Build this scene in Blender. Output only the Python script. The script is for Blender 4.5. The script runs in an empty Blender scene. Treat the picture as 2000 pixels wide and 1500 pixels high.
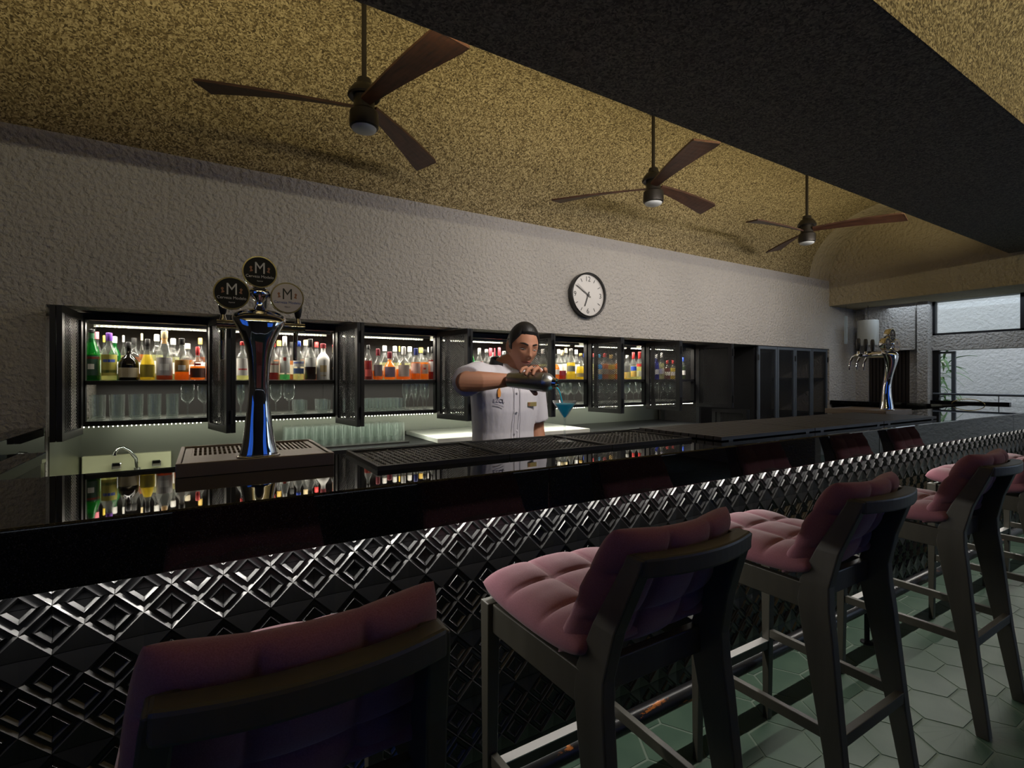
import bpy, math, random
from mathutils import Vector, Matrix
R=math.radians; PI=math.pi
rnd=random.Random(7)
sc=bpy.context.scene
COL=sc.collection
# ------------------------------------------------------------------ camera
H=1.36
cam=bpy.data.cameras.new('camera'); cam.sensor_width=36; cam.lens=980*36/2000
cam.shift_y=-12/2000; cam.clip_start=0.02
co=bpy.data.objects.new('camera',cam); COL.objects.link(co)
co.location=(0,0,H); co.rotation_euler=(R(90),0,-math.atan2(.5223,.8527))
sc.camera=co
sc.view_settings.view_transform='Standard'; sc.view_settings.look='None'
sc.view_settings.exposure=0.0; sc.view_settings.gamma=1; sc.view_settings.use_curve_mapping=False
sc.cycles.use_denoising=True
sc.cycles.max_bounces=10; sc.cycles.transparent_max_bounces=40
sc.cycles.sample_clamp_indirect=4
# ------------------------------------------------------------------ sky and lights
w=bpy.data.worlds.new('sky'); sc.world=w; w.use_nodes=True
bg=w.node_tree.nodes['Background']; bg.inputs[0].default_value=(.80,.88,1,1); bg.inputs[1].default_value=2.8
def area(name,loc,rot,sx,sy,power,col=(1,1,1),portal=False,spread=180):
    l=bpy.data.lights.new(name,'AREA'); l.shape='RECTANGLE'; l.size=sx; l.size_y=sy; l.energy=power; l.color=col
    l.spread=R(spread)
    if portal: l.cycles.is_portal=True
    o=bpy.data.objects.new(name,l); COL.objects.link(o); o.location=loc; o.rotation_euler=rot; return o
WARM=(1,.86,.52); NEUT=(1,.95,.85)
area('under_counter_light',(2.95,1.388,.976),(R(-10),0,0),7.0,.012,24,(1,.96,.88))          # led strip under the counter nose
area('cabinet_top_light',(1.86,3.645,1.6475),(R(-8),0,0),4.8,.008,30,(1,.93,.78))
area('cabinet_front_light',(1.86,3.520,1.684),(R(-6),0,0),4.8,.02,20,(1,.94,.82))            # led strip under the cabinet roof
area('cabinet_mid_light',(1.86,3.74,1.318),(R(0),0,0),4.8,.02,10,(1,.97,.85))
area('cabinet_low_light',(1.86,3.43,1.084),(R(14),0,0),4.8,.015,13,(.97,1,.82))
area('vault_cove_light',(2.1,1.55,2.592),(R(104),0,0),7.6,.02,34,(1,.85,.52),spread=150)
area('second_cove_light',(2.3,-.80,2.60),(R(140),0,0),8.4,.02,46,(1,.90,.60))
area('window_light_behind',(3.7,-3.5,1.7),(R(90),0,0),2.4,1.5,.5,(.30,.58,1))
area('window_light_far',(7.05,-2.0,1.55),(R(90),0,R(90)),1.5,1.4,6,(.20,.50,1))
area('window_light_side',(-2.1,-.6,1.7),(R(90),0,R(-90)),2.4,1.3,.4,(.30,.6,1))
area('passage_cool_light',(6.85,2.2,2.2),(0,0,0),.5,1.2,3.5,(.75,.87,1))  # cool area light just under the passage soffit
def spot(name,loc,target,power,ang,col,blend=.6,size=.05):
    l=bpy.data.lights.new(name,'SPOT'); l.energy=power; l.spot_size=R(ang); l.spot_blend=blend; l.color=col; l.shadow_soft_size=size
    o=bpy.data.objects.new(name,l); COL.objects.link(o); o.location=loc
    o.rotation_euler=(Vector(target)-Vector(loc)).to_track_quat('-Z','Y').to_euler(); return o
spot('bartender_fill_spot',(1.75,.95,2.46),(1.27,1.98,1.33),90,36,(1,.93,.85),.8,.12)  # spot added to brighten the bartender, no fixture on the beam
area('wall_fill_light',(3.4,1.61,2.50),(R(68),0,0),4.0,.03,19,(1,.92,.86),spread=125)  # added strip that brightens the back wall, no real fixture
# ------------------------------------------------------------------ materials
def mat(name,col,rough=.5,metal=0,spec=.5,coat=0,emit=None,es=0,trans=0):
    m=bpy.data.materials.new(name); m.use_nodes=True; b=m.node_tree.nodes['Principled BSDF']
    b.inputs['Base Color'].default_value=(*col,1); b.inputs['Roughness'].default_value=rough; b.inputs['Metallic'].default_value=metal
    b.inputs['Specular IOR Level'].default_value=spec; b.inputs['Coat Weight'].default_value=coat
    if emit: b.inputs['Emission Color'].default_value=(*emit,1); b.inputs['Emission Strength'].default_value=es
    m['b']=1; return m
def nodes(m): return m.node_tree.nodes, m.node_tree.links, m.node_tree.nodes['Principled BSDF']
def noise_tex(m,scale,detail=4,vec=(1,1,1),coord='Object',kind='noise',rough=.5):
    N,L,b=nodes(m)
    tc=N.new('ShaderNodeTexCoord'); mp=N.new('ShaderNodeMapping'); mp.inputs['Scale'].default_value=vec
    L.new(tc.outputs[coord],mp.inputs[0])
    if kind=='noise': t=N.new('ShaderNodeTexNoise'); t.inputs['Detail'].default_value=detail; t.inputs['Roughness'].default_value=rough
    else: t=N.new('ShaderNodeTexVoronoi')
    t.inputs['Scale'].default_value=scale; L.new(mp.outputs[0],t.inputs['Vector'])
    return t.outputs[0]
def colramp(m,fac,stops):
    N,L,b=nodes(m); r=N.new('ShaderNodeValToRGB'); e=r.color_ramp.elements
    while len(e)<len(stops): e.new(.5)
    for i,(p,c) in enumerate(stops): e[i].position=p; e[i].color=(*c,1)
    L.new(fac,r.inputs[0]); L.new(r.outputs[0],b.inputs['Base Color']); return r
def bump(m,h,strength,dist,prev=None):
    N,L,b=nodes(m); n=N.new('ShaderNodeBump'); n.inputs['Strength'].default_value=strength; n.inputs['Distance'].default_value=dist
    L.new(h,n.inputs['Height'])
    if prev: L.new(prev.outputs[0],n.inputs['Normal'])
    L.new(n.outputs[0],b.inputs['Normal']); return n
M={}
def stucco(name,c1,c2,sc1=40,bs=1,bd=.032):
    m=mat(name,c1,.85); f=noise_tex(m,sc1,5); n=bump(m,f,bs,bd); g=noise_tex(m,120,3); bump(m,g,.6,.004,n)
    h=noise_tex(m,1.2,3); colramp(m,h,[(.3,c1),(.7,c2)]); return m
M['wall']=stucco('white_stucco',(.48,.455,.43),(.56,.53,.50))
M['wall_out']=stucco('outdoor_stucco',(.72,.72,.70),(.80,.79,.77),22,1,.015)
def straw(name,a,b_,c,ss):
    m=mat(name,b_,.9); N,L,b=nodes(m)
    tc=N.new('ShaderNodeTexCoord'); mp=N.new('ShaderNodeMapping'); L.new(tc.outputs['Object'],mp.inputs[0])
    nz=N.new('ShaderNodeTexNoise'); nz.inputs['Scale'].default_value=30; L.new(mp.outputs[0],nz.inputs['Vector'])
    mx=N.new('ShaderNodeMixRGB'); mx.inputs[0].default_value=.03; L.new(mp.outputs[0],mx.inputs[1]); L.new(nz.outputs['Color'],mx.inputs[2])
    v=N.new('ShaderNodeTexVoronoi'); v.inputs['Scale'].default_value=ss; L.new(mx.outputs[0],v.inputs['Vector'])
    bw=N.new('ShaderNodeSeparateColor'); L.new(v.outputs['Color'],bw.inputs[0])
    colramp(m,bw.outputs[0],[(.0,a),(.45,b_),(1,c)])
    n=bump(m,bw.outputs[1],.7,.008); g=noise_tex(m,22,4); bump(m,g,.5,.014,n); return m
M['vault']=straw('straw_plaster',(.06,.043,.018),(.23,.175,.078),(.56,.46,.25),150)
M['beam']=straw('grey_rough_plaster',(.05,.046,.04),(.12,.107,.09),(.23,.205,.17),140)
M['endwall']=stucco('ochre_stucco',(.42,.35,.22),(.48,.41,.28),24)
m=mat('black_granite',(.008,.008,.009),.018,0,.45); f=noise_tex(m,420,2); colramp(m,f,[(.55,(.006,.006,.007)),(.75,(.03,.03,.032))]); M['granite']=m
m=mat('black_glazed_tile',(.010,.010,.011),.31,0,.5,.15); f=noise_tex(m,35,3); bump(m,f,.15,.004); M['tile']=m
M['grout']=mat('dark_grout',(.01,.01,.01),.8)
M['blackmetal']=mat('black_painted_metal',(.010,.010,.012),.45,0,.3)
M['bluemetal']=mat('grey_painted_metal',(.10,.12,.15),.35,.3,.5)
M['meshmetal']=mat('expanded_metal',(.04,.04,.042),.45,.5)
M['chrome']=mat('chrome',(.80,.80,.82),.035,1)
M['gold']=mat('warm_chrome',(.80,.74,.62),.06,1)
M['brass']=mat('brass',(.75,.58,.25),.2,1)
m=mat('brushed_steel',(.27,.28,.24),.38,1); f=noise_tex(m,60,3,(.3,.3,12)); bump(m,f,.06,.002); M['steel']=m
m=mat('brushed_bronze_steel',(.20,.155,.125),.45,.75); f=noise_tex(m,40,3,(1,20,20)); bump(m,f,.1,.001); M['traysteel']=m
M['shaker']=mat('brushed_shaker_steel',(.42,.43,.44),.36,1)
m=mat('walnut_blade',(.09,.03,.015),.45); f=noise_tex(m,9,5,(1,9,9)); colramp(m,f,[(.3,(.028,.012,.008)),(.7,(.085,.034,.018))]); M['walnut']=m
M['fanmetal']=mat('dark_bronze',(.035,.03,.024),.4,.6)
M['fanlens']=mat('opal_glass',(.62,.64,.62),.35)
m=mat('grey_stained_wood',(.075,.07,.056),.42); f=noise_tex(m,12,4,(1,1,.15)); colramp(m,f,[(.3,(.048,.045,.035)),(.7,(.075,.070,.055))]); M['wood']=m
m=mat('mauve_fabric',(.36,.14,.18),.95,0,.2); f=noise_tex(m,520,3); colramp(m,f,[(.3,(.235,.092,.120)),(.7,(.315,.132,.172))]); bump(m,f,.4,.001); m.node_tree.nodes['Principled BSDF'].inputs['Sheen Weight'].default_value=.25; M['fabric']=m
M['plate']=mat('brushed_aluminium',(.75,.73,.72),.32,.6)
m=mat('worn_black_pipe',(.02,.02,.022),.3,.3); f=noise_tex(m,5,6,(1,3,3),rough=.7); colramp(m,f,[(.60,(.018,.018,.02)),(.63,(.45,.14,.03)),(.72,(.5,.2,.05))]); M['rail']=m
def floormat(name,fan):
    m=mat(name,(.10,.17,.125),.38,0,.5); f=noise_tex(m,6,5)
    colramp(m,f,[(.3,(.048,.092,.064)),(.7,(.074,.125,.086))])
    if fan:
        N,L,b=nodes(m); tc=N.new('ShaderNodeTexCoord'); sx=N.new('ShaderNodeSeparateXYZ'); L.new(tc.outputs['Object'],sx.inputs[0])
        ad=N.new('ShaderNodeMath'); ad.operation='ADD'; ad.inputs[1].default_value=.118; L.new(sx.outputs[0],ad.inputs[0])
        at=N.new('ShaderNodeMath'); at.operation='ARCTAN2'; L.new(sx.outputs[1],at.inputs[0]); L.new(ad.outputs[0],at.inputs[1])
        mu=N.new('ShaderNodeMath'); mu.operation='MULTIPLY'; mu.inputs[1].default_value=26; L.new(at.outputs[0],mu.inputs[0])
        si=N.new('ShaderNodeMath'); si.operation='SINE'; L.new(mu.outputs[0],si.inputs[0])
        gt=N.new('ShaderNodeMath'); gt.operation='LESS_THAN'; gt.inputs[1].default_value=.93; L.new(si.outputs[0],gt.inputs[0])
        bump(m,gt.outputs[0],1,.008)
    return m
M['floor']=floormat('green_cement_tile',False); M['floorfan']=floormat('green_fan_tile',True)
M['floorgrout']=mat('pale_floor_grout',(.13,.175,.135),.8)
M['rubber']=mat('black_rubber',(.016,.015,.014),.6)
M['darkslat']=mat('dark_wood_slat',(.024,.018,.015),.5)
M['board']=mat('white_board',(.88,.88,.83),.35)
M['sinkboard']=mat('cream_panel',(.66,.66,.45),.4)
M['cabback']=mat('cabinet_back_board',(.020,.017,.015),.6)
M['greypaint']=mat('grey_paint',(.34,.33,.31),.5)
M['led']=mat('led_glow',(1,1,1),.5,emit=(1,.93,.75),es=22)
M['skin']=mat('skin',(.42,.20,.125),.6,0,.3); m=M['skin']; m.node_tree.nodes['Principled BSDF'].inputs['Subsurface Weight'].default_value=.08; m.node_tree.nodes['Principled BSDF'].inputs['Subsurface Radius'].default_value=(.02,.008,.004)
M['lip']=mat('lip',(.40,.13,.11),.4)
M['hair']=mat('black_hair',(.009,.008,.008),.5,0,.35); f=noise_tex(M['hair'],60,4,(1,1,.3)); bump(M['hair'],f,.6,.003)
M['eye']=mat('eye_white',(.62,.58,.55),.25); M['iris']=mat('iris',(.02,.01,.006),.15)
m=mat('white_shirt',(.62,.60,.66),.8); f=noise_tex(m,9,4,(1,1,.45)); bump(m,f,.55,.016); M['shirt']=m
M['collar']=mat('black_cloth',(.012,.012,.016),.8)
M['badge']=mat('gold_badge',(.50,.38,.14),.35,.7)
M['orange']=mat('orange_thread',(.75,.30,.06),.8); M['navy']=mat('dark_thread',(.08,.07,.12),.8); M['seam']=mat('seam',(.28,.27,.31),.9)
M['white']=mat('white_paint',(.75,.75,.75),.5); M['black']=mat('black_paint',(.012,.012,.012),.4); M['ltext']=mat('silver_print',(.55,.53,.50),.4)
M['goldtrim']=mat('gold_trim',(.70,.58,.30),.2,1); M['brown']=mat('brown_print',(.28,.12,.06),.5); M['bluep']=mat('blue_print',(.03,.08,.30),.4)
M['signwhite']=mat('pale_sign_face',(.55,.50,.47),.3)
M['darkpanel']=mat('brown_ribbed_panel',(.025,.017,.014),.5)
M['leaf']=mat('green_leaf',(.10,.22,.06),.5)
M['frosted']=mat('frosted_shade',(.55,.57,.55),.3)
M['signblack']=mat('black_sign_face',(.006,.006,.006),.5,0,.2)
M['clockface']=mat('clock_face',(.62,.60,.58),.35)
M['ceilingflat']=mat('flat_ceiling',(.10,.095,.09),.9)
def thin(name,tint,refl=.5,diff=0,dcol=None,edge=.35):
    m=bpy.data.materials.new(name); m.use_nodes=True; N=m.node_tree.nodes; L=m.node_tree.links
    N.remove(N['Principled BSDF']); out=N['Material Output']
    tr=N.new('ShaderNodeBsdfTransparent'); tr.inputs[0].default_value=(*tint,1)
    gl=N.new('ShaderNodeBsdfGlossy'); gl.inputs['Roughness'].default_value=.04
    tl=N.new('ShaderNodeBsdfTranslucent'); tl.inputs[0].default_value=(*(dcol or tint),1)
    df=N.new('ShaderNodeBsdfDiffuse'); df.inputs[0].default_value=(*(dcol or tint),1)
    lw=N.new('ShaderNodeLayerWeight'); lw.inputs['Blend'].default_value=.25
    fm=N.new('ShaderNodeMath'); fm.operation='MULTIPLY_ADD'; fm.inputs[1].default_value=edge; fm.inputs[2].default_value=diff; L.new(lw.outputs['Facing'],fm.inputs[0])
    ms=N.new('ShaderNodeMixShader'); ms.inputs[0].default_value=.5; L.new(tl.outputs[0],ms.inputs[1]); L.new(df.outputs[0],ms.inputs[2])
    m1=N.new('ShaderNodeMixShader'); L.new(fm.outputs[0],m1.inputs[0]); L.new(tr.outputs[0],m1.inputs[1]); L.new(ms.outputs[0],m1.inputs[2])
    l2=N.new('ShaderNodeLayerWeight'); l2.inputs['Blend'].default_value=.5
    pw=N.new('ShaderNodeMath'); pw.operation='POWER'; pw.inputs[1].default_value=4; L.new(l2.outputs['Facing'],pw.inputs[0])
    f2=N.new('ShaderNodeMath'); f2.operation='MULTIPLY_ADD'; f2.inputs[1].default_value=refl; f2.inputs[2].default_value=.045; L.new(pw.outputs[0],f2.inputs[0])
    m2=N.new('ShaderNodeMixShader'); L.new(f2.outputs[0],m2.inputs[0]); L.new(m1.outputs[0],m2.inputs[1]); L.new(gl.outputs[0],m2.inputs[2])
    L.new(m2.outputs[0],out.inputs[0]); return m
M['glass']=thin('clear_glass',(.96,.98,.97),.9,.018,(.9,.95,.92),.15)
M['winglass']=thin('window_glass',(.96,.98,.98),.5,0,(.8,.9,.9),.02)
M['blueliq']=thin('blue_drink',(.10,.70,.88),.3,.80,(.02,.68,.86),.1)
LIQ={}
def liquid(c,op=.35):
    k=(c,op)
    if k not in LIQ: LIQ[k]=thin('liquid_%d'%len(LIQ),c,.3,op,tuple(min(1,x*1.05) for x in c),.15)
    return LIQ[k]
PNT={}
def paint(c,rough=.45):
    if c not in PNT: PNT[c]=mat('print_%d'%len(PNT),c,rough)
    return PNT[c]
# ------------------------------------------------------------------ geometry helpers
class MB:
    def __init__(s): s.v=[]; s.f=[]
    def add(s,vs,fs):
        o=len(s.v); s.v+= [tuple(p) for p in vs]; s.f+=[tuple(i+o for i in f) for f in fs]; return s
    def box(s,a,b):
        x0,y0,z0=a; x1,y1,z1=b
        return s.add([(x0,y0,z0),(x1,y0,z0),(x1,y1,z0),(x0,y1,z0),(x0,y0,z1),(x1,y0,z1),(x1,y1,z1),(x0,y1,z1)],
          [(0,3,2,1),(4,5,6,7),(0,1,5,4),(1,2,6,5),(2,3,7,6),(3,0,4,7)])
    def hexa(s,bot,top):
        return s.add(list(bot)+list(top),[(0,3,2,1),(4,5,6,7),(0,1,5,4),(1,2,6,5),(2,3,7,6),(3,0,4,7)])
    def bar(s,p,q,wd,th,up=(0,0,1)):
        p=Vector(p);q=Vector(q);d=(q-p).normalized();u=Vector(up);sd=d.cross(u).normalized();u=sd.cross(d).normalized()
        a=sd*wd/2;b=u*th/2
        return s.hexa([p-a-b,p+a-b,p+a+b,p-a+b],[q-a-b,q+a-b,q+a+b,q-a+b])
    def lathe(s,prof,n=24,c=(0,0,0),sy=1,M4=None):
        vs=[];fs=[];k=len(prof)
        for r,z in prof:
            for i in range(n):
                a=2*PI*i/n; p=Vector((r*math.cos(a),sy*r*math.sin(a),z))
                if M4: p=M4@p
                vs.append(p+Vector(c))
        for j in range(k-1):
            for i in range(n):
                i2=(i+1)%n; fs.append((j*n+i,j*n+i2,(j+1)*n+i2,(j+1)*n+i))
        fs.append(tuple(range(n-1,-1,-1))); fs.append(tuple((k-1)*n+i for i in range(n)))
        return s.add(vs,fs)
    def tube(s,pts,rad,n=10,caps=True,flat=1.0,upv=(0,0,1)):
        pts=[Vector(p) for p in pts]; k=len(pts)
        if not hasattr(rad,'__len__'): rad=[rad]*k
        vs=[];fs=[];prev=None
        for i,p in enumerate(pts):
            t=(pts[min(i+1,k-1)]-pts[max(i-1,0)]).normalized()
            if prev is None:
                u=Vector(upv)
                if abs(t.dot(u))>.95: u=Vector((1,0,0))
                a=t.cross(u).normalized()
            else: a=(prev-t*prev.dot(t)).normalized()
            b=t.cross(a).normalized(); prev=a
            for j in range(n):
                g=2*PI*j/n; vs.append(p+(a*math.cos(g)+b*math.sin(g)*flat)*rad[i])
        for i in range(k-1):
            for j in range(n):
                j2=(j+1)%n; fs.append((i*n+j,i*n+j2,(i+1)*n+j2,(i+1)*n+j))
        if caps: fs.append(tuple(range(n-1,-1,-1))); fs.append(tuple((k-1)*n+j for j in range(n)))
        return s.add(vs,fs)
    def ring(s,prof,n=40,M4=None):
        vs=[];fs=[];k=len(prof)
        for r,z in prof:
            for i in range(n):
                p=Vector((r*math.cos(2*PI*i/n),r*math.sin(2*PI*i/n),z)); vs.append(M4@p if M4 else p)
        for j in range(k):
            j2=(j+1)%k
            for i in range(n): i2=(i+1)%n; fs.append((j*n+i,j*n+i2,j2*n+i2,j2*n+i))
        return s.add(vs,fs)
    def loft(s,rings,n=28,p=2.0):    # rings: (centre, rx, ry) horizontal super-ellipses
        vs=[];fs=[];k=len(rings)
        for c,rx,ry in rings:
            for i in range(n):
                a=2*PI*i/n; ca,sa=math.cos(a),math.sin(a)
                vs.append((c[0]+rx*math.copysign(abs(ca)**(2/p),ca),c[1]+ry*math.copysign(abs(sa)**(2/p),sa),c[2]))
        for j in range(k-1):
            for i in range(n): i2=(i+1)%n; fs.append((j*n+i,j*n+i2,(j+1)*n+i2,(j+1)*n+i))
        fs.append(tuple(range(n-1,-1,-1))); fs.append(tuple((k-1)*n+i for i in range(n)))
        return s.add(vs,fs)
    def mesh(s,name,mt=None,smooth=False):
        me=bpy.data.meshes.new(name); me.from_pydata(s.v,[],s.f); me.update()
        if mt: me.materials.append(mt)
        if smooth: me.polygons.foreach_set('use_smooth',[True]*len(me.polygons))
        return me
def link(name,me,parent=None,loc=(0,0,0),rot=(0,0,0)):
    o=bpy.data.objects.new(name,me); COL.objects.link(o); o.location=loc; o.rotation_euler=rot
    if parent: o.parent=parent
    return o
def obj(name,mb,mt,parent=None,smooth=False,bevel=0,loc=(0,0,0),rot=(0,0,0),kind=None,label=None,auto=None):
    o=link(name,mb.mesh(name,mt,smooth),parent,loc,rot)
    if auto is not None: o.data.set_sharp_from_angle(angle=R(auto))
    if bevel:
        b=o.modifiers.new('b','BEVEL'); b.width=bevel; b.segments=2; b.limit_method='ANGLE'
    if kind: o['kind']=kind
    if label: o['label']=label
    return o
def tag(o,label,cat,group=None,kind=None):
    o['label']=label; o['category']=cat
    if group: o['group']=group
    if kind: o['kind']=kind
    return o
def thing(name,label,cat,loc=(0,0,0),rz=0,group=None):
    o=bpy.data.objects.new(name,None); COL.objects.link(o); o.location=loc; o.rotation_euler=(0,0,rz); o.empty_display_size=.05
    return tag(o,label,cat,group)
KIDS={}
def copy_tree(root,loc,rz=0,label=None,group=None):
    def cp(o,par):
        c=o.copy(); COL.objects.link(c); c.parent=par
        for ch in [k for k in COL.objects if k.parent==o]: cp(ch,c)
        return c
    if root not in KIDS:
        KIDS[root]=[(ch,list(ch.children)) for ch in root.children]
    r=root.copy(); COL.objects.link(r); r.location=loc; r.rotation_euler=(0,0,rz)
    if label: r['label']=label
    if group: r['group']=group
    for ch,gs in KIDS[root]:
        c=ch.copy(); COL.objects.link(c); c.parent=r
        for g in gs: d=g.copy(); COL.objects.link(d); d.parent=c
    return r
def text(name,body,size,loc,rot,mt,parent=None,ext=.0003,align='CENTER',sx=1):
    c=bpy.data.curves.new(name,'FONT'); c.body=body; c.size=size; c.extrude=ext; c.align_x=align; c.align_y='CENTER'
    c.materials.append(mt); o=bpy.data.objects.new(name,c); COL.objects.link(o); o.location=loc; o.rotation_euler=rot; o.scale=(sx,1,1)
    bpy.context.view_layer.update()
    me=bpy.data.meshes.new_from_object(o.evaluated_get(bpy.context.evaluated_depsgraph_get()))
    n=bpy.data.objects.new(name,me); bpy.data.objects.remove(o); COL.objects.link(n); n.location=loc; n.rotation_euler=rot; n.scale=(sx,1,1); n.name=name
    if parent: n.parent=parent
    return n
def at(px,Y): return Y*(1876.3/(2600-px)-.8527)/.5223          # world X of something at depth Y
def zat(px,py,Y): return H+(738-py)*Y/(.5223*(2600-px))
def structure(name,mb,mt,**k):
    o=obj(name,mb,mt,**k); o['kind']='structure'; return o
# ------------------------------------------------------------------ room shell
structure('wall_back',MB().box((-2.3,3.2,0),(-.646,4.1,2.6)).box((-.646,3.2,1.711),(7.15,4.1,2.6)).box((-.646,3.98,0),(7.15,4.1,1.711)).box((6.5,3.2,0),(7.15,4.0,1.711)),M['wall'])
def vault(x0,x1,yc,name,mt,z0=2.54,a=.8,b=.66,th=.1,t1=PI):
    n=40; mb=MB(); vs=[];fs=[]
    for i in range(n+1):
        t=t1*i/n
        for k in (0,1):
            for x in (x0,x1): vs.append((x,yc+(a+k*th)*math.cos(t),z0+(b+k*th)*math.sin(t)))
    for i in range(n):
        o=i*4; p=o+4
        fs+=[(o,o+1,p+1,p),(o+2,p+2,p+3,o+3),(o,p,p+2,o+2),(o+1,o+3,p+3,p+1)]
    mb.add(vs,fs); return structure(name,mb,mt,smooth=True,auto=40)
vault(-2.3,6.06,2.4,'ceiling_vault_front',M['vault'],t1=R(164))
vault(6.06,6.5,2.4,'ceiling_vault_end',M['endwall'],t1=R(164))
vault(-2.3,8.2,-.053,'ceiling_vault_rear',M['vault'])
structure('ceiling_beam',MB().box((-2.3,.747,2.54),(8.2,1.6,2.57)).box((-2.3,.747,2.57),(8.2,1.50,2.95)),M['beam'],bevel=.008)
structure('trim_light_cutoff',MB().box((-2.2,1.588,2.57),(6.4,1.598,2.599)),M['beam'])  # unseen lip added to cut the cove light off low on the vault
structure('ceiling_rear',MB().box((-2.3,-3.6,2.54),(8.2,-.853,2.75)),M['ceilingflat'])
structure('wall_end',MB().box((6.5,-.9,2.235),(7.15,4.0,3.4)),M['endwall'])
structure('floor_base',MB().box((-2.3,-3.6,-.1),(9.6,4.1,-.0022)),M['floorgrout'])
structure('wall_left',MB().box((-2.4,-3.6,0),(-2.3,-1.8,3.4)).box((-2.4,.6,0),(-2.3,4.1,3.4)).box((-2.4,-1.8,0),(-2.3,.6,1.0)).box((-2.4,-1.8,2.4),(-2.3,.6,3.4)),M['ceilingflat'])
structure('wall_rear',MB().box((-2.3,-3.7,0),(2.3,-3.6,2.75)).box((5.1,-3.7,0),(8.2,-3.6,2.75)).box((2.3,-3.7,0),(5.1,-3.6,.9)).box((2.3,-3.7,2.45),(5.1,-3.6,2.75)),M['ceilingflat'])
M['tint']=thin('blue_daylight_filter',(.06,.17,.40),.4,0,(.2,.4,.9),.0)  # blue put into the unseen panes to colour daylight and reflections
wr=structure('window_3',MB().box((2.3,-3.66,.9),(2.34,-3.6,2.45)).box((5.06,-3.66,.9),(5.1,-3.6,2.45)).box((3.68,-3.66,.9),(3.72,-3.6,2.45)),M['blackmetal'])
obj('pane',MB().box((2.34,-3.64,.9),(5.06,-3.635,2.45)),M['tint'],wr)
wl=structure('window_4',MB().box((-2.36,-1.8,1.0),(-2.3,-1.76,2.4)).box((-2.36,.56,1.0),(-2.3,.6,2.4)).box((-2.36,-.62,1.0),(-2.3,-.58,2.4)),M['blackmetal'])
obj('pane',MB().box((-2.34,-1.76,1.0),(-2.335,.56,2.4)),M['tint'],wl)
# passage end: door wall, pillar, window wall
XE=7.15
structure('wall_passage',MB().box((XE,3.055,0),(XE+.15,4.1,2.6)).box((XE,2.62,1.69),(XE+.15,3.055,2.6)).box((XE,2.40,0),(XE+.15,2.62,2.6)),M['wall'])
structure('trim_bulkhead',MB().box((XE-.10,2.53,1.69),(XE,3.05,2.235)),M['wall'])
structure('wall_pillar',MB().box((XE-.13,2.40,0),(XE,2.50,2.235)),M['wall'])
structure('wall_window_band',MB().box((XE-.02,-3.6,1.675),(XE+.18,2.40,1.845)).box((XE,-3.6,2.235),(XE+.15,2.4,2.6)).box((XE,-3.6,0),(XE+.15,-1.2,.8)).box((XE,-3.6,2.3),(XE+.15,-1.2,2.6)),M['wall'])
w1=structure('window_1',MB().box((XE,2.375,1.845),(XE+.05,2.40,2.235)).box((XE,1.67,1.845),(XE+.05,1.50,2.235)).box((XE,-1.2,1.845),(XE+.05,2.40,1.87)),M['blackmetal'])
obj('pane',MB().box((XE+.02,-1.2,1.87),(XE+.026,2.375,2.235)),M['winglass'],w1)
w2=structure('window_2',MB().box((XE,2.34,.9),(XE+.05,2.40,1.675)),M['blackmetal'])
fr=obj('casement_frame',MB().box((XE+.02,2.20,.9),(XE+.05,2.235,1.66)).box((XE+.02,2.235,1.635),(XE+.05,2.34,1.66)),M['bluemetal'],w2)
obj('pane',MB().box((XE+.03,2.235,.9),(XE+.036,2.34,1.635)),M['winglass'],w2)
structure('wall_outside',MB().box((9.3,-3.6,0),(9.5,3.4,4.2)).box((7.3,3.4,0),(9.5,3.6,4.2)),M['wall_out'])
dp=structure('door_1',MB().box((XE+.03,2.62,0),(XE+.07,3.055,1.69)),M['darkpanel'])
for i in range(11): obj('slat',MB().box((XE+.012,2.63+i*.039,0),(XE+.03,2.655+i*.039,1.69)),M['darkpanel'],dp)
structure('wall_niche_panel',MB().box((-.646,3.24,0),(-.640,3.98,1.075)).box((-.64,3.965,.0),(4.38,3.98,1.12)),M['steel'])
# floor tiles: hexagons
hexmb=MB(); rr=.1165
vs=[(rr*math.cos(PI/3*i),rr*math.sin(PI/3*i),-.0008) for i in range(6)]+[(rr*1.012*math.cos(PI/3*i),rr*1.012*math.sin(PI/3*i),-.006) for i in range(6)]
vs=[(x*(.999 if z>-.002 else 1.001),y*(.999 if z>-.002 else 1.001),z+.0008) for x,y,z in vs]
hexmb.add(vs,[(0,1,2,3,4,5)]+[(i,i+6,(i+1)%6+6,(i+1)%6) for i in range(6)])
h1=hexmb.mesh('floor_tile',M['floor']); h2=hexmb.mesh('floor_tile',M['floorfan'])
cells=[]
W_=.1225
for i in range(-4,50):
    for j in range(-18,12):
        x=i*1.5*W_; y=(j+(i%2)*.5)*math.sqrt(3)*W_
        d=x*.5223+y*.8527; xr=x*.8527-y*.5223
        if y>1.5 or y<-2.5 or x>8.5: continue
        vis = d>.5 and abs(xr/d)<1.15 and (1.36/d)<.95 and y<1.46
        cells.append((d if vis else 99+rnd.random(),x,y,vis))
cells.sort()
flo=structure('floor',MB().box((.2,-.2,-.0045),(.21,-.19,-.004)),M['floorgrout'])
rest=MB(); nvis=0
for k,(d,x,y,vis) in enumerate(cells):
    a=PI/3*rnd.randrange(6)
    if vis and nvis<300:
        nvis+=1
        fan=(math.sin(x*2.3+y*3.1)+math.sin(x*1.1-y*4.3))>.35 and y<.75
        link('floor_tile',h2 if fan else h1,flo,(x,y,rnd.uniform(-.0006,.0003)),(0,0,a))
    else: rest.add([(p[0]+x,p[1]+y,p[2]) for p in hexmb.v],hexmb.f)
obj('floor_tiling',rest,M['floor'],flo,kind='stuff')
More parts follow.
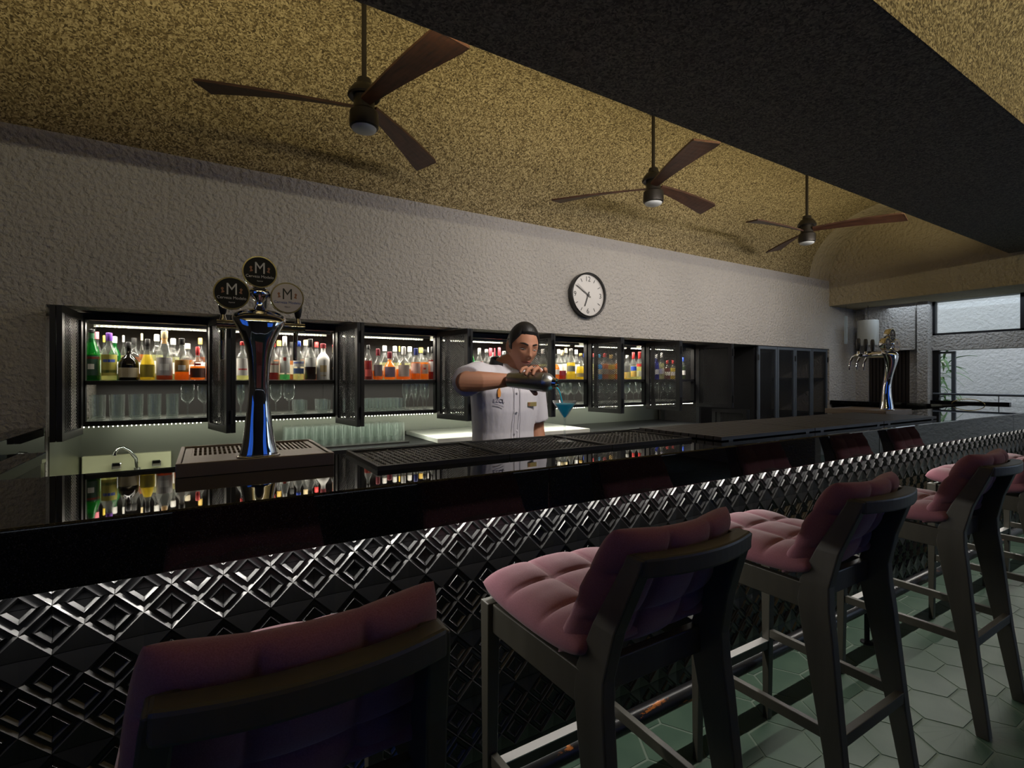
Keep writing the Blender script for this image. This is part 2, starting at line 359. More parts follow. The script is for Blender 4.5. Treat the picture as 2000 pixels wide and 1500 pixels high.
# ------------------------------------------------------------------ main bar
BT=1.0864; YF=1.251; YT=1.428; XL=-1.0; XR=6.5
bar=thing('bar_counter','long black granite bar counter with a patterned black tile front','bar counter',(0,YF,0))
bar.location=(0,0,0)
obj('counter_top',MB().box((XL,YF+.004,BT-.045),(XR,1.86,BT)),M['granite'],bar,bevel=.003)
xs=[XL,.9,3.05,5.2,XR]
for a,b_ in zip(xs[:-1],xs[1:]): obj('fascia',MB().box((a+.0008,YF,.9593),(b_-.0008,YF+.03,BT-.002)),M['granite'],bar,bevel=.002)
obj('carcass',MB().box((XL,YT+.02,0),(XR,1.80,1.04)),M['blackmetal'],bar)
obj('tile_backing',MB().box((XL,YT+.006,0),(XR,YT+.02,1.04)),M['grout'],bar)
TS=.1054
def tile_mb(flip):
    mb=MB(); s=TS/2-.0006
    C=(0,0); cs=[(-s,-s),(s,-s),(s,s),(-s,s)]
    def P(x,z,h): 
        if flip: z=-z
        return (x,-h,z)
    prof=[(1,.008),(.84,.001),(.64,.001),(.53,.0075),(.36,.001)]
    for e in range(4):
        A=cs[e];B=cs[(e+1)%4];Mx=((A[0]+B[0])/2,(A[1]+B[1])/2)
        L=lambda Q,t:(Mx[0]+(Q[0]-Mx[0])*t,Mx[1]+(Q[1]-Mx[1])*t)
        if e==0: # plain sector
            mb.add([P(*A,.008),P(*C,.008),P(*B,.008),P(*Mx,.0045)],[(0,1,3),(1,2,3)]); continue
        vs=[];fs=[]
        for t,h in prof:
            for Q in (A,C,B): vs.append(P(*L(Q,t),h))
        for i in range(4):
            o=i*3; fs+=[(o,o+3,o+4,o+1),(o+1,o+4,o+5,o+2)]
        fs.append((12,14,13)); mb.add(vs,fs)
    k=[P(*c,.010) for c in cs]+[P(*c,-.006) for c in cs]
    return mb
t1=tile_mb(False).mesh('wall_tile',M['tile']); t2=tile_mb(True).mesh('wall_tile',M['tile'])
tl=[]
for c in range(-7,65):
    x=-.277+TS*(c+.5)
    for r in range(9):
        z=.876-TS*(r-.5)
        if z<-.02 or x>XR: continue
        d=x*.5223+YT*.8527; sz=(2600-(1000+980*(x*.8527-YT*.5223)/d)); inview=d>.3 and (738+980*(H-z)/d)<1540 and (1000+980*(x*.8527-YT*.5223)/d)>-30
        tl.append((-(sz if inview else 0)+ (0 if inview else 5),x,z,r))
tl.sort()
restt=MB(); TB=[tile_mb(True),tile_mb(False)]
for k,(q,x,z,r) in enumerate(tl):
    me=t1 if r%2 else t2
    if k<300: link('tile',me,bar,(x,YT,z),(0,0,0))
    else:
        base=TB[r%2]; restt.add([(p[0]+x,p[1]+YT,p[2]+z) for p in base.v],base.f)
obj('tiling',restt,M['tile'],bar,kind='stuff')
# under-counter led strip
led=thing('led_strip','white light strip tucked under the front edge of the bar counter','light strip',(0,1.388,.981))
obj('channel',MB().box((-.95,-.008,-.003),(6.4,.008,.0)),M['plate'],led)
# foot rail
fr_=thing('foot_rail','black pipe foot rail with worn orange patches along the bar base','foot rail',(0,0,0))
YR=1.245; ZR=.195
obj('pipe',MB().tube([(XL+.02,YR,ZR),(2.2,YR,ZR),(6.3,YR,ZR)],.030,18),M['rail'],fr_,smooth=True,auto=50)
for x in (-.6,.55,1.72,2.9,4.6): 
    obj('support_post',MB().tube([(x,YR,0),(x,YR,ZR-.025)],.012,10).lathe([(.03,0),(.03,.006),(.013,.012)],14,(x,YR,0)),M['blackmetal'],fr_,smooth=True,auto=40)
# side partition and return ledge on the left, right return
pa=tag(obj('side_partition',MB().box((-.74,1.9,0),(-.648,3.195,1.125)),M['granite'],bevel=.003),'low black granite partition running from the bar to the back wall','partition')
pb=thing('return_ledge','short black granite ledge beside the low partition by the sink','counter',(-.57,2.15,0))
obj('ledge_top',MB().box((-.076,-.285,1.05),(.073,.32,BT)),M['granite'],pb,bevel=.002)
obj('ledge_body',MB().box((-.074,-.285,0),(.06,.31,1.05)),M['blackmetal'],pb)
pc=thing('return_counter','black granite counter joining the far end of the bar to the end wall','counter',(6.8,2.2,0))
obj('counter_top',MB().box((-.299,-.948,1.045),(.14,.99,BT+.001)),M['granite'],pc,bevel=.002)
obj('counter_body',MB().box((-.25,-.948,0),(.14,.99,1.045)),M['blackmetal'],pc)
obj('upstand',MB().box((.141,-.5,1.045),(.20,.15,1.11)),M['granite'],pc)
# bar mats
for i,(a,b_) in enumerate([(.432,.884),(.888,1.350),(1.354,1.816)]):
    m_=thing('bar_mat',['black rubber bar mat with a wet patch beside the near drip tray','black rubber bar mat under the blue cocktail','black rubber bar mat beside the slatted mats'][i],'bar mat',((a+b_)/2,1.65,BT),0,'rubber mats on the bar')
    hw=(b_-a)/2
    mm=MB().box((-hw,-.19,0),(hw,.19,.006))
    mm.box((-hw,-.19,.006),(hw,-.178,.014)).box((-hw,.178,.006),(hw,.19,.014)).box((-hw,-.178,.006),(-hw+.012,.178,.014)).box((hw-.012,-.178,.006),(hw,.178,.014))
    obj('mat_base',mm,M['rubber'],m_)
    nb=MB()
    for u in range(int(2*hw/.022)):
        for v in range(15):
            x=-hw+.022+u*.022; y=-.16+v*.022
            if x<hw-.014: nb.lathe([(.006,.006),(.0055,.0085)],6,(x,y,0))
    obj('nubs',nb,M['rubber'],m_,kind='stuff')
    dr=MB()
    for q in range([170,60,90][i]):
        cx,cy,s1=[(-.08,0,.14),(-.03,.0,.12),(.04,.05,.11)][i]
        x=max(-hw+.02,min(hw-.02,rnd.gauss(cx,s1*.8))); y=max(-.16,min(.16,rnd.gauss(cy,.06)))
        r=rnd.uniform(.0015,.004); dr.lathe([(r*.7,.0086),(r,.010),(r*.5,.012)],6,(x,y,0))
    obj('water_drops',dr,M['chrome'] if False else thin('water_%d'%i,(.95,.95,.95),1,.25,(.9,.9,.85),.2),m_,smooth=True,kind='stuff')
for i in range(3):
    a=1.885+i*.748; b_=a+.742
    m_=thing('slatted_mat',['dark slatted wooden mat on the bar nearest the cocktail','middle dark slatted wooden mat on the bar','dark slatted wooden mat in front of the far beer tap'][i],'bar mat',((a+b_)/2,1.60,BT),0,'slatted mats on the bar')
    hw=.371
    for k in range(11):
        y=-.238+k*.0437; obj('slat',MB().box((-hw,y,.005),(hw,y+.038,.02)),M['darkslat'],m_)
    obj('batten',MB().box((-hw+.05,-.238,0),(-hw+.08,.237,.005)),M['darkslat'],m_); obj('batten',MB().box((hw-.08,-.238,0),(hw-.05,.237,.005)),M['darkslat'],m_)
# brass loop on the return counter
tag(obj('wire_basket_handle',MB().tube([(6.62,1.93+.13*math.cos(t),BT+.002+.055*math.sin(t)) for t in [PI*i/14 for i in range(15)]],.004,8),M['brass'],smooth=True),'thin brass wire loop standing on the far counter','handle')
# ------------------------------------------------------------------ back counter
bc=thing('back_counter','dark back counter under the bottle cabinets','counter',(2.2,3.63,0))
obj('counter_top',MB().box((-2.0,-.30,.86),(2.14,.33,.895)),M['blackmetal'],bc,bevel=.002)
obj('counter_body',MB().box((-2.0,-.28,0),(2.14,.33,.86)),M['blackmetal'],bc)
for k in range(5): obj('fridge_door',MB().box((-1.98+k*.82,-.297,.12),(-1.2+k*.82,-.281,.84)),M['blackmetal'],bc,bevel=.004)
tag(obj('preparation_board',MB().box((1.405,3.30,.897),(2.80,3.955,.928)),M['board'],bevel=.003),'large white work board on the back counter behind the bartender','board')
sk=thing('sink_unit','steel sink with cream splash panel and two taps in the corner','sink',(-.22,3.62,0))
obj('basin',MB().box((-.41,-.30,0),(.41,.34,.745)),M['steel'],sk,bevel=.004)
obj('splash_panel',MB().box((-.41,.30,.745),(.035,.335,.885)),M['sinkboard'],sk,bevel=.004)
fx=thing('faucet','chrome gooseneck faucet with two square knobs above the sink','faucet',(-.36,3.918,.815))
obj('spout',MB().tube([(0,0,-.02),(0,-.05,0),(0.0,-.08,.05),(-.03,-.09,.10),(-.06,-.10,.125),(-.085,-.105,.12),(-.10,-.108,.095),(-.102,-.108,.08)],[.011,.011,.010,.010,.010,.010,.010,.012],12).lathe([(.02,-.04),(.02,-.015),(.012,-.01)],16,(0,-.01,0)),M['chrome'],fx,smooth=True,auto=50)
for s in (-1,1):
    k=obj('knob',MB().box((s*.10-.024,-.050,-.014),(s*.10+.024,-.016,.026)),M['chrome'],fx,bevel=.005)
    obj('knob_stem',MB().tube([(s*.10,-.016,.0),(s*.10,0,.0)],.009,10),M['chrome'],k,smooth=True,auto=40)
# ------------------------------------------------------------------ drip trays and beer towers
def tray(loc,label):
    t=thing('drip_tray',label,'drip tray',loc,0,'drip trays on the bar')
    w2,d2=.208,.205; hh=.039
    mb=MB().box((-w2,-d2,0),(w2,-d2+.012,hh)).box((-w2,d2-.012,0),(w2,d2,hh)).box((-w2,-d2+.012,0),(-w2+.012,d2-.012,hh)).box((w2-.012,-d2+.012,0),(w2,d2-.012,hh))
    obj('tray_rim',mb,M['traysteel'],t,bevel=.002)
    obj('tray_pan',MB().box((-w2+.012,-d2+.012,.001),(w2-.012,d2-.012,.024)),M['chrome'],t)
    gr=MB().box((-w2+.014,-d2+.014,.026),(w2-.014,-.02,.034))
    for k in range(26):
        x=-.175+k*.0135; gr.box((x,-.02,.026),(x+.006,.19,.033))
    for y in (-.02,.05,.12,.185): gr.box((-.19,y,.0262),(.19,y+.006,.0328))
    gr.box((-.194,-.02,.026),(-.175,.19,.034)).box((.175,-.02,.026),(.194,.19,.034))
    obj('grate',gr,M['traysteel'],t,bevel=.0006)
    return t
tray((.14,1.845,BT),'square steel drip tray under the near beer tap')
tray((4.308,1.845,BT+0.0),'square steel drip tray under the far beer tap')
def beer_tower(label,loc):
    t=thing('beer_tower',label,'beer tap',loc,0,'beer taps on the bar')
    # column : centre offset y, half widths
    rings=[]
    prof=[(0,.056,.045,0),(.01,.052,.042,0),(.05,.043,.037,.0),(.11,.036,.032,.002),(.17,.030,.028,.0),(.22,.0275,.027,-.006),(.27,.029,.029,-.014),(.31,.0335,.032,-.022),(.345,.042,.036,-.028),(.375,.054,.040,-.030),(.40,.068,.042,-.028),(.412,.074,.043,-.024),(.422,.073,.043,-.018),(.432,.064,.040,-.010),(.442,.048,.034,-.004),(.448,.025,.02,0)]
    mb=MB(); vs=[];fs=[];n=40
    for z,rx,ry,cy in prof:
        for i in range(n):
            a=2*PI*i/n; ca,sa=math.cos(a),math.sin(a)
            groove=1-.10*max(0,-sa)**8*(1 if .05<z<.4 else .0)
            vs.append((rx*ca,cy+ry*sa*groove,z))
    for j in range(len(prof)-1):
        for i in range(n): i2=(i+1)%n; fs.append((j*n+i,j*n+i2,(j+1)*n+i2,(j+1)*n+i))
    fs.append(tuple(range(n-1,-1,-1))); fs.append(tuple((len(prof)-1)*n+i for i in range(n))); mb.add(vs,fs)
    o=obj('column',mb,M['chrome'],t,smooth=True); s=o.modifiers.new('s','SUBSURF'); s.levels=1; s.render_levels=2
    obj('base_ring',MB().lathe([(.060,0),(.060,.004),(.055,.007)],36,(0,0,0),.82),M['chrome'],t,smooth=True,auto=40)
    obj('arm',MB().tube([(0,-.01,.415),(0,.05,.412),(0,.12,.408)],[.030,.026,.019],20),M['chrome'],t,smooth=True,auto=50)
    obj('manifold',MB().tube([(-.108,.125,.408),(.150,.125,.408)],.014,18),M['chrome'],t,smooth=True,auto=50)
    for x in (-.09,.022,.132):
        f=obj('faucet',MB().tube([(x,.125,.408),(x,.165,.408),(x,.19,.395),(x,.205,.36),(x,.212,.30)],[.013,.011,.0085,.0075,.007],12).lathe([(.011,.40),(.013,.415),(.009,.43),(.006,.441)],14,(x,.148,0)),M['chrome'],t,smooth=True,auto=50)
        obj('tap_handle',MB().lathe([(.006,.440),(.010,.448),(.014,.47),(.0155,.50),(.0135,.53),(.008,.538)],14,(x,.148,0)),M['black'],f,smooth=True,auto=50)
    obj('crown_neck',MB().lathe([(.022,.44),(.013,.452),(.012,.468),(.026,.482),(.029,.492),(.026,.503),(.010,.510)],26,(0,-.02,0)),M['chrome'],t,smooth=True,auto=60)
    obj('crown_branch',MB().tube([(-.075,-.005,.484),(0,-.012,.49),(.075,-.005,.484)],.008,12).tube([(0,-.012,.495),(0,-.008,.56)],.008,12),M['chrome'],t,smooth=True)
    for i,(x,z,dark) in enumerate([(-.073,.484,True),(0,.553,True),(.075,.482,False)]):
        Rt=Matrix.Translation((x,-.035,z))@Matrix.Rotation(R(90),4,'X')
        d=obj('sign_housing',MB().lathe([(.030,-.045),(.044,-.036),(.047,-.02),(.047,-.002),(.0455,.002),(.043,.002)],40,M4=Rt),M['chrome'],t,smooth=True,auto=40)
        obj('trim_ring',MB().ring([(.0435,.0018),(.0470,.0018),(.0470,.0036),(.0435,.0036)],40,M4=Rt),M['goldtrim'],d)
        obj('sign_face',MB().lathe([(.0434,.0005),(.0434,.0028)],40,M4=Rt),M['signblack'] if dark else M['signwhite'],d)
        ink=M['ltext'] if dark else M['black']; y=-.0382
        text('letter','M',.048,(x,y,z+.010),(R(90),0,0),ink,d,sx=.85)
        text('lettering','Cerveza Modelo',.0112,(x,y,z-.014),(R(90),0,0),ink if dark else M['bluep'],d)
        text('small_lettering','Especial',.005,(x,y,z-.027),(R(90),0,0),ink,d)
        for s in (-1,1):
            lm=MB(); p=[(0,0),(.006,-.001),(.004,.006),(.007,.012),(.003,.016),(-.001,.013),(.001,.007),(-.003,.003)]
            q=[(x+s*(.021+u),y,z+v) for u,v in p]; lm.add(q,[tuple(range(8)) if s<0 else tuple(range(7,-1,-1))])
            obj('lion_emblem',lm,M['brown'],d)
    return t
beer_tower('chrome three-sign beer tap at the near end of the bar',(.14,1.70,BT+.035))
beer_tower('chrome three-sign beer tap at the far end of the bar',(4.308,1.72,BT+.035))
# ------------------------------------------------------------------ cabinets with expanded metal doors
def lattice(w_,h_,sp=.025,sw=.0028,th=.0012,slope=.62):
    mb=MB(); dx=sp
    for sgn in (1,-1):
        n=int((w_+h_/slope)/dx)+2
        for i in range(n):
            # line x = x0 + sgn*(z/slope)
            x0=-h_/slope+i*dx if sgn>0 else i*dx
            pts=[]
            for z in (0,h_):
                x=x0+sgn*z/slope; 
                if 0<=x<=w_: pts.append((x,z))
            for x in (0,w_):
                z=(x-x0)*slope*sgn
                if 0<z<h_: pts.append((x,z))
            if len(pts)<2: continue
            pts.sort(); p,q=pts[0],pts[-1]
            if math.dist(p,q)<.004: continue
            y=.0007*sgn
            d=Vector((q[0]-p[0],q[1]-p[1])).normalized(); nx,nz=-d.y*sw/2,d.x*sw/2
            mb.add([(p[0]-nx,y-th/2,p[1]-nz),(q[0]-nx,y-th/2,q[1]-nz),(q[0]+nx,y-th/2,q[1]+nz),(p[0]+nx,y-th/2,p[1]+nz),
                    (p[0]-nx,y+th/2,p[1]-nz),(q[0]-nx,y+th/2,q[1]-nz),(q[0]+nx,y+th/2,q[1]+nz),(p[0]+nx,y+th/2,p[1]+nz)],
                   [(0,1,2,3),(7,6,5,4),(0,4,5,1),(3,2,6,7)])
    return mb
LC={}
def leaf(parent,p0,p1,z0,z1,fm,fw=.036,th=.020,handle=False):
    """one door leaf between two ground points; frame mesh + expanded metal sub-part"""
    w_=math.dist(p0,p1); h_=z1-z0; key=(round(w_,3),round(h_,3),fm.name)
    if key not in LC:
        f=MB().box((0,-th/2,0),(fw,th/2,h_)).box((w_-fw,-th/2,0),(w_,th/2,h_)).box((fw,-th/2,0),(w_-fw,th/2,fw)).box((fw,-th/2,h_-fw),(w_-fw,th/2,h_))
        LC[key]=(f.mesh('door',fm),lattice(w_-2*fw,h_-2*fw).mesh('expanded_metal',M['meshmetal']))
    a=math.atan2(p1[1]-p0[1],p1[0]-p0[0])
    d=link('door',LC[key][0],parent,(p0[0],p0[1],z0),(0,0,a))
    link('mesh_panel',LC[key][1],d,(fw,0,fw))
    return d
YC=3.40; CB=1.105; CTP=1.700
bounds=[-.56,.038,.748,1.457,2.165,2.875,3.583,4.291]
names=['bottle cabinet over the sink with its doors folded open','bottle cabinet right behind the near beer tap','bottle cabinet above the row of upturned glasses','bottle cabinet hidden partly by the bartender','bottle cabinet behind the blue cocktail','bottle cabinet with red-capped clear bottles','bottle cabinet beside the dark cupboard opening']
cabs=[]
for i in range(7):
    x0,x1=bounds[i],bounds[i+1]; wd=x1-x0
    c=thing('bottle_cabinet','black steel '+names[i],'cabinet',(x0,YC,CB)); cabs.append(c)
    hh=CTP-CB
    f=MB().box((.001,0,0),(wd-.001,.04,.025)).box((.001,0,hh-.035),(wd-.001,.04,hh)).box((.001,0,.025),(.028,.04,hh-.035)).box((wd-.028,0,.025),(wd-.001,.04,hh-.035))
    obj('frame',f,M['blackmetal'],c)
    obj('bottom_shelf',MB().box((.001,.04,.0),(wd-.001,.50,.022)),M['steel'],c)
    obj('bottle_shelf',MB().box((.001,.0,.218),(wd-.001,.50,.240)),M['blackmetal'],c)
    obj('roof_panel',MB().box((.001,.04,hh-.012),(wd-.001,.50,hh)),M['steel'],c)
    obj('light_rail',MB().box((.029,.235,hh-.052),(wd-.029,.245,hh-.0125)),M['steel'],c)
    obj('front_valance',MB().box((.029,.10,hh-.05),(wd-.029,.105,hh-.0125)),M['greypaint'],c)
    obj('back_panel',MB().box((.001,.50,0),(wd-.001,.515,hh)),M['cabback'],c)
    # leds
    lm=MB()
    for k in range(int((wd-.08)/.02)): lm.box((.04+k*.02,.2295,hh-.050),(.046+k*.02,.2345,hh-.045))
    obj('roof_leds',lm,M['led'],c,kind='stuff')
    lm=MB()
    for k in range(int((wd-.04)/.02)): lm.box((.02+k*.02,.004,-.006),(.0235+k*.02,.0075,-.0015))
    obj('lower_leds',lm,M['led'],c,kind='stuff')
    # folded door pair at the right boundary
    offs=[(.081,.36),(.05,.36),(.075,.35),(.06,.35),(.05,.36),(.05,.36),(.10,.35)][i]
    hx,hy=wd-.012,-.012; fxp=(hx+offs[0],hy-math.sqrt(.355**2-offs[0]**2))
    z0,z1=-.038,.588
    leaf(c,(hx,hy),fxp,z0,z1,M['blackmetal'])
    leaf(c,(fxp[0]+.024,fxp[1]+.004),(hx+.062,hy-.004),z0,z1,M['blackmetal'])
    obj('hinge',MB().tube([(fxp[0]+.012,fxp[1]-.008,z0+.05),(fxp[0]+.012,fxp[1]-.008,z0+.12)],.006,8).tube([(fxp[0]+.012,fxp[1]-.008,z1-.12),(fxp[0]+.012,fxp[1]-.008,z1-.05)],.006,8),M['blackmetal'],c,smooth=True,auto=40)
    if i==0:
        leaf(c,(.012,-.012),(-.006,-.366),z0,z1,M['blackmetal']); leaf(c,(-.030,-.366),(-.036,-.012),z0,z1,M['blackmetal'])
# dark cupboard opening with mesh side and lower doors
cu=thing('tall_cupboard','tall dark cupboard standing open beside the closed mesh doors','cupboard',(4.36,3.25,0))
obj('back_panel',MB().box((0,.68,0),(.70,.70,1.69)),M['cabback'],cu)
obj('side_panel',MB().box((.69,.0,0),(.70,.68,1.69)),M['blackmetal'],cu)
obj('shelf',MB().box((.01,.02,.5),(.69,.68,.52)),M['blackmetal'],cu); 
leaf(cu,(.005,.16),(.005,.66),.05,1.69,M['blackmetal'])
leaf(cu,(-.02,-.01),(.05,-.345),.10,1.055,M['blackmetal']); leaf(cu,(.074,-.345),(.07,-.01),.10,1.055,M['blackmetal'])
cl=thing('mesh_closet','tall grey metal closet with four closed mesh doors at the wall end','closet',(5.07,3.225,0))
obj('side_panel',MB().box((0,.02,0),(.012,.74,1.70)),M['blackmetal'],cl)
obj('back_panel',MB().box((0.012,.70,0),(1.42,.72,1.70)),M['cabback'],cl)
for k in range(4): leaf(cl,(.006+k*.355,0),(.006+k*.355+.349,0),.05,1.705,M['bluemetal'],fw=.03,th=.02)
for k in range(3): obj('shelf',MB().box((.012,.03,.5+k*.42),(1.42,.70,.52+k*.42)),M['blackmetal'],cl)
for k,z in ((0,1.55),(2,1.55),(4,1.55)): obj('hinge',MB().box((.0+k*.355-.006,-.018,z),(.012+k*.355,-.010,z+.06)),M['black'],cl)
# ------------------------------------------------------------------ bottles
STY={'std':[(.93,0),(1,.025),(1,.54),(.94,.60),(.66,.68),(.40,.74),(.34,.79),(.34,.93)],
 'tall':[(.93,0),(1,.02),(1,.50),(.93,.57),(.62,.70),(.38,.80),(.34,.84),(.34,.94)],
 'squat':[(.90,0),(1,.04),(1.0,.40),(.93,.50),(.62,.60),(.28,.67),(.23,.72),(.23,.93)],
 'cone':[(.95,0),(1,.03),(.99,.30),(.86,.46),(.52,.62),(.30,.76),(.27,.82),(.27,.93)],
 'round':[(.80,0),(.96,.06),(1,.25),(.97,.42),(.75,.55),(.38,.64),(.30,.70),(.30,.93)]}
def arc(mb,r,z0,z1,half,n=12,th=.0006):
    vs=[];fs=[]
    for i in range(n+1):
        a=-PI/2-half+2*half*i/n
        for rr_ in (r,r+th):
            for z in (z0,z1): vs.append((rr_*math.cos(a),rr_*math.sin(a),z))
    for i in range(n):
        o=i*4;p=o+4; fs+=[(o+2,p+2,p+3,o+3),(o,o+1,p+1,p),(o+1,o+3,p+3,p+1),(o,p,p+2,o+2)]
    mb.add(vs,fs)
PLACED=[]
def bottle(px,w_,ytop,style,glass,liq,fill,labels,cap,caph,label,Y=3.545,group='bottles on the front of the shelf',neck=None,opaque=None):
    """px: centre column, w_: width and ytop: top, all as measured; converted to a real place and size here"""
    X=at(px,Y); d=.5223*X+.8527*Y; D=1.1*w_*d/980/math.sqrt(1+((px-1000)/980)**2); r=D/2
    zb=CB+.2405; ht=max(.18,zat(px,ytop,Y)-zb)
    r=min(r,.052)
    Yc=max(Y,YC+.045+r); X=at(px,Yc)
    for (x2,y2,r2) in PLACED:
        dd=math.hypot(X-x2,Yc-y2)-r2-.0015
        if dd<r*1.1: r=max(.014,dd)
    PLACED.append((X,Yc,r))
    b=thing('bottle',label,'bottle',(X,Yc,zb),0,group)
    b.rotation_euler=(0,0,-math.atan2(X,Yc)*.8)
    p=STY[style]; prof=[(a*r,z*ht) for a,z in p]
    obj('glass_body',MB().lathe([(r*.3,.002)]+prof,24),opaque or glass,b,smooth=True,auto=70)
    if liq:
        lp=[]
        for (a,z),(a2,z2) in zip(p,p[1:]+[(0,9)]):
            if z>fill: break
            lp.append((a*r*.93,max(z*ht,.004)))
            if z2>fill: t=(fill-z)/(z2-z); lp.append(((a+(a2-a)*t)*r*.93 if z2<5 else a*r*.93,fill*ht))
        obj('liquid',MB().lathe(lp,20),liq,b,smooth=True,auto=60)
    for (z0,z1,half,c) in labels:
        mb=MB(); arc(mb,r*1.008,z0*ht,z1*ht,half); obj('label',mb,paint(c),b)
    rn=prof[-1][0]
    if neck: obj('neck_wrap',MB().lathe([(rn*1.08,ht*.74),(rn*1.06,ht*.92)],16),paint(neck),b,smooth=True,auto=40)
    obj('cap',MB().lathe([(rn*1.15,ht*(1-caph)),(rn*1.22,ht*(1-caph)+.002),(rn*1.22,ht-.003),(rn*1.0,ht)],16),paint(cap),b,smooth=True,auto=40)
    return b
CG=M['glass']; GG=thin('green_glass',(.10,.55,.16),.6,.18,(.03,.40,.08),.25); DG=thin('dark_glass',(.10,.08,.06),.7,.35,(.02,.018,.016),.2); BG=thin('blue_glass',(.08,.15,.75),.6,.25,(.03,.08,.60),.25)
AM=liquid((.80,.33,.05),.42); DA=liquid((.42,.13,.03),.4); RD=liquid((.35,.04,.02),.4); YL=liquid((.85,.70,.12),.42); PY=liquid((.92,.90,.55),.25); OR=liquid((.90,.42,.06),.45)
Wh=(.75,.74,.70); Bk=(.015,.015,.015); Rd=(.50,.03,.03); Bl=(.03,.09,.55); Cr=(.75,.62,.36); Gd=(.62,.42,.10); Mr=(.18,.02,.03); Nv=(.02,.03,.14); Yw=(.70,.52,.06); Bg=(.42,.36,.25); Gy=(.30,.29,.28); Pk=(.70,.20,.25)
h7=1.15
B1='bottles in the cabinet over the sink'
bottle(178,33,643,'tall',GG,liquid((.03,.22,.06),.5),.5,[(.10,.48,h7,(.02,.07,.04)),(.22,.32,.35,Wh),(.42,.46,h7,Rd)],Bk,.07,'green glass bottle with dark label beside the folded door',group=B1,neck=(.02,.10,.04))
bottle(157,18,655,'std',DG,None,0,[],(.02,.20,.10),.12,'dark bottle with green cap at the far left of the shelf',group=B1)
bottle(213,37,650,'std',CG,PY,.52,[(.10,.54,h7,(.55,.50,.10)),(.38,.44,.8,Bl),(.16,.22,h7,(.10,.25,.10))],(.25,.08,.55),.17,'clear bottle with yellow label and purple cap',group=B1)
bottle(251,38,668,'squat',DG,liquid((.12,.05,.02),.5),.45,[(.08,.33,h7,Bg)],Bk,.16,'squat dark brown bottle with beige label',group=B1)
bottle(288,32,662,'cone',CG,YL,.62,[(.08,.38,h7,(.42,.34,.04))],Bk,.16,'yellow cone-shaped bottle with black neck',group=B1,neck=Bk)
bottle(321,31,646,'tall',CG,DA,.12,[(.10,.46,h7,(.45,.43,.42)),(.20,.33,.55,Wh)],Cr,.15,'tall clear bottle with silver label and cream cap',group=B1,neck=(.55,.30,.10))
bottle(355,27,661,'std',CG,AM,.30,[(.20,.48,h7,(.35,.18,.04)),(.24,.36,.5,Wh)],Bk,.15,'clear bottle with amber label and white oval, black cap',group=B1)
bottle(386,34,677,'squat',CG,OR,.42,[(.08,.36,1.2,(.08,.03,.02)),(.44,.50,.4,Rd)],Rd,.22,'squat amber bottle with red cap beside the near tap',group=B1,neck=Rd)
bottle(411,16,676,'std',CG,RD,.5,[(.12,.34,.5,Wh)],Cr,.10,'dark red bottle half hidden by the tap handle',group=B1)
G0='second row bottles over the sink'
for px,w_,yt,gl,lq,cp,lb in [(189,20,648,CG,PY,Pk,'bottle with pink cap behind the green bottle'),(203,22,655,CG,YL,Yw,'bottle with gold stringed cap in the second row'),(224,22,657,GG,None,Wh,'green bottle with white cap in the second row'),(241,24,655,CG,PY,Wh,'clear bottle with blue band and white cap'),(262,24,660,CG,DA,Bk,'dark-capped bottle behind the squat brown bottle'),(277,24,651,CG,AM,Cr,'bottle with tall cream cap in the second row'),(306,24,653,CG,PY,Wh,'white-capped bottle left of the tall silver one'),(338,24,661,CG,PY,Wh,'white-capped bottle right of the tall silver one'),(366,24,671,CG,AM,(.75,.68,.5),'cream-capped bottle in the second row'),(391,24,660,CG,DA,Gd,'gold-capped bottle behind the red-capped squat one')]:
    bottle(px,w_,yt,'std',gl,lq,.55,[(.15,.42,h7,Bl if 'blue' in lb else Wh)],cp,.15,lb,Y=3.70,group=G0)
B2='bottles in the cabinet behind the near tap'
bottle(474,23,667,'std',CG,PY,.3,[(.12,.56,1.2,(.60,.58,.54)),(.26,.30,.7,Rd)],Rd,.10,'clear bottle with pale label and red cap beside the tap',group=B2)
bottle(533,22,669,'std',CG,RD,.48,[(.20,.50,1.2,(.55,.50,.42)),(.40,.44,1.2,Rd)],Rd,.12,'red-capped dark rum bottle just right of the tap',group=B2)
bottle(556,27,657,'tall',CG,liquid((.30,.75,.40),.25),.13,[(.16,.52,1.15,(.62,.64,.60)),(.44,.52,.28,(.45,.05,.04))],Wh,.22,'clear bottle with white cap and red round seal',group=B2)
bottle(583,20,666,'std',CG,PY,.2,[(.16,.30,1.1,(.10,.16,.35)),(.34,.50,1.2,Wh),(.42,.46,1.2,Bl)],Bl,.14,'small clear bottle with bright blue cap',group=B2)
bottle(606,26,662,'std',CG,liquid((.06,.02,.01),.6),.38,[(.32,.54,1.1,Wh)],Bk,.20,'dark bottle with white label and black cap',group=B2)
bottle(631,24,671,'std',CG,None,0,[(.22,.40,.5,(.55,.42,.22)),(.10,.14,.4,Bg)],(.35,.05,.06),.13,'opaque white bottle with small yellow fruit emblem',group=B2,opaque=mat('white_bottle',(.72,.70,.66),.3))
bottle(652,17,673,'std',DG,None,0,[(.3,.36,.4,Gd)],Rd,.08,'dark bottle with cream neck beside the folded door',group=B2,neck=Cr)
for px,yt,c_,l_ in ((495,672,Wh,'white'),(545,665,Gd,'gold'),(570,668,Bk,'black'),(597,664,Cr,'cream'),(618,668,Rd,'red')):
    bottle(px,20,yt,'tall',CG,AM,.5,[(.15,.4,h7,Bg)],c_,.14,'second row bottle with %s cap behind the near tap'%l_,Y=3.70,group='second row behind the near tap')
B3='bottles in the cabinet above the upturned glasses'
bottle(719,15,674,'std',CG,RD,.55,[(.1,.3,.8,(.35,.05,.04))],Bk,.12,'red liqueur bottle at the left of the third cabinet',group=B3)
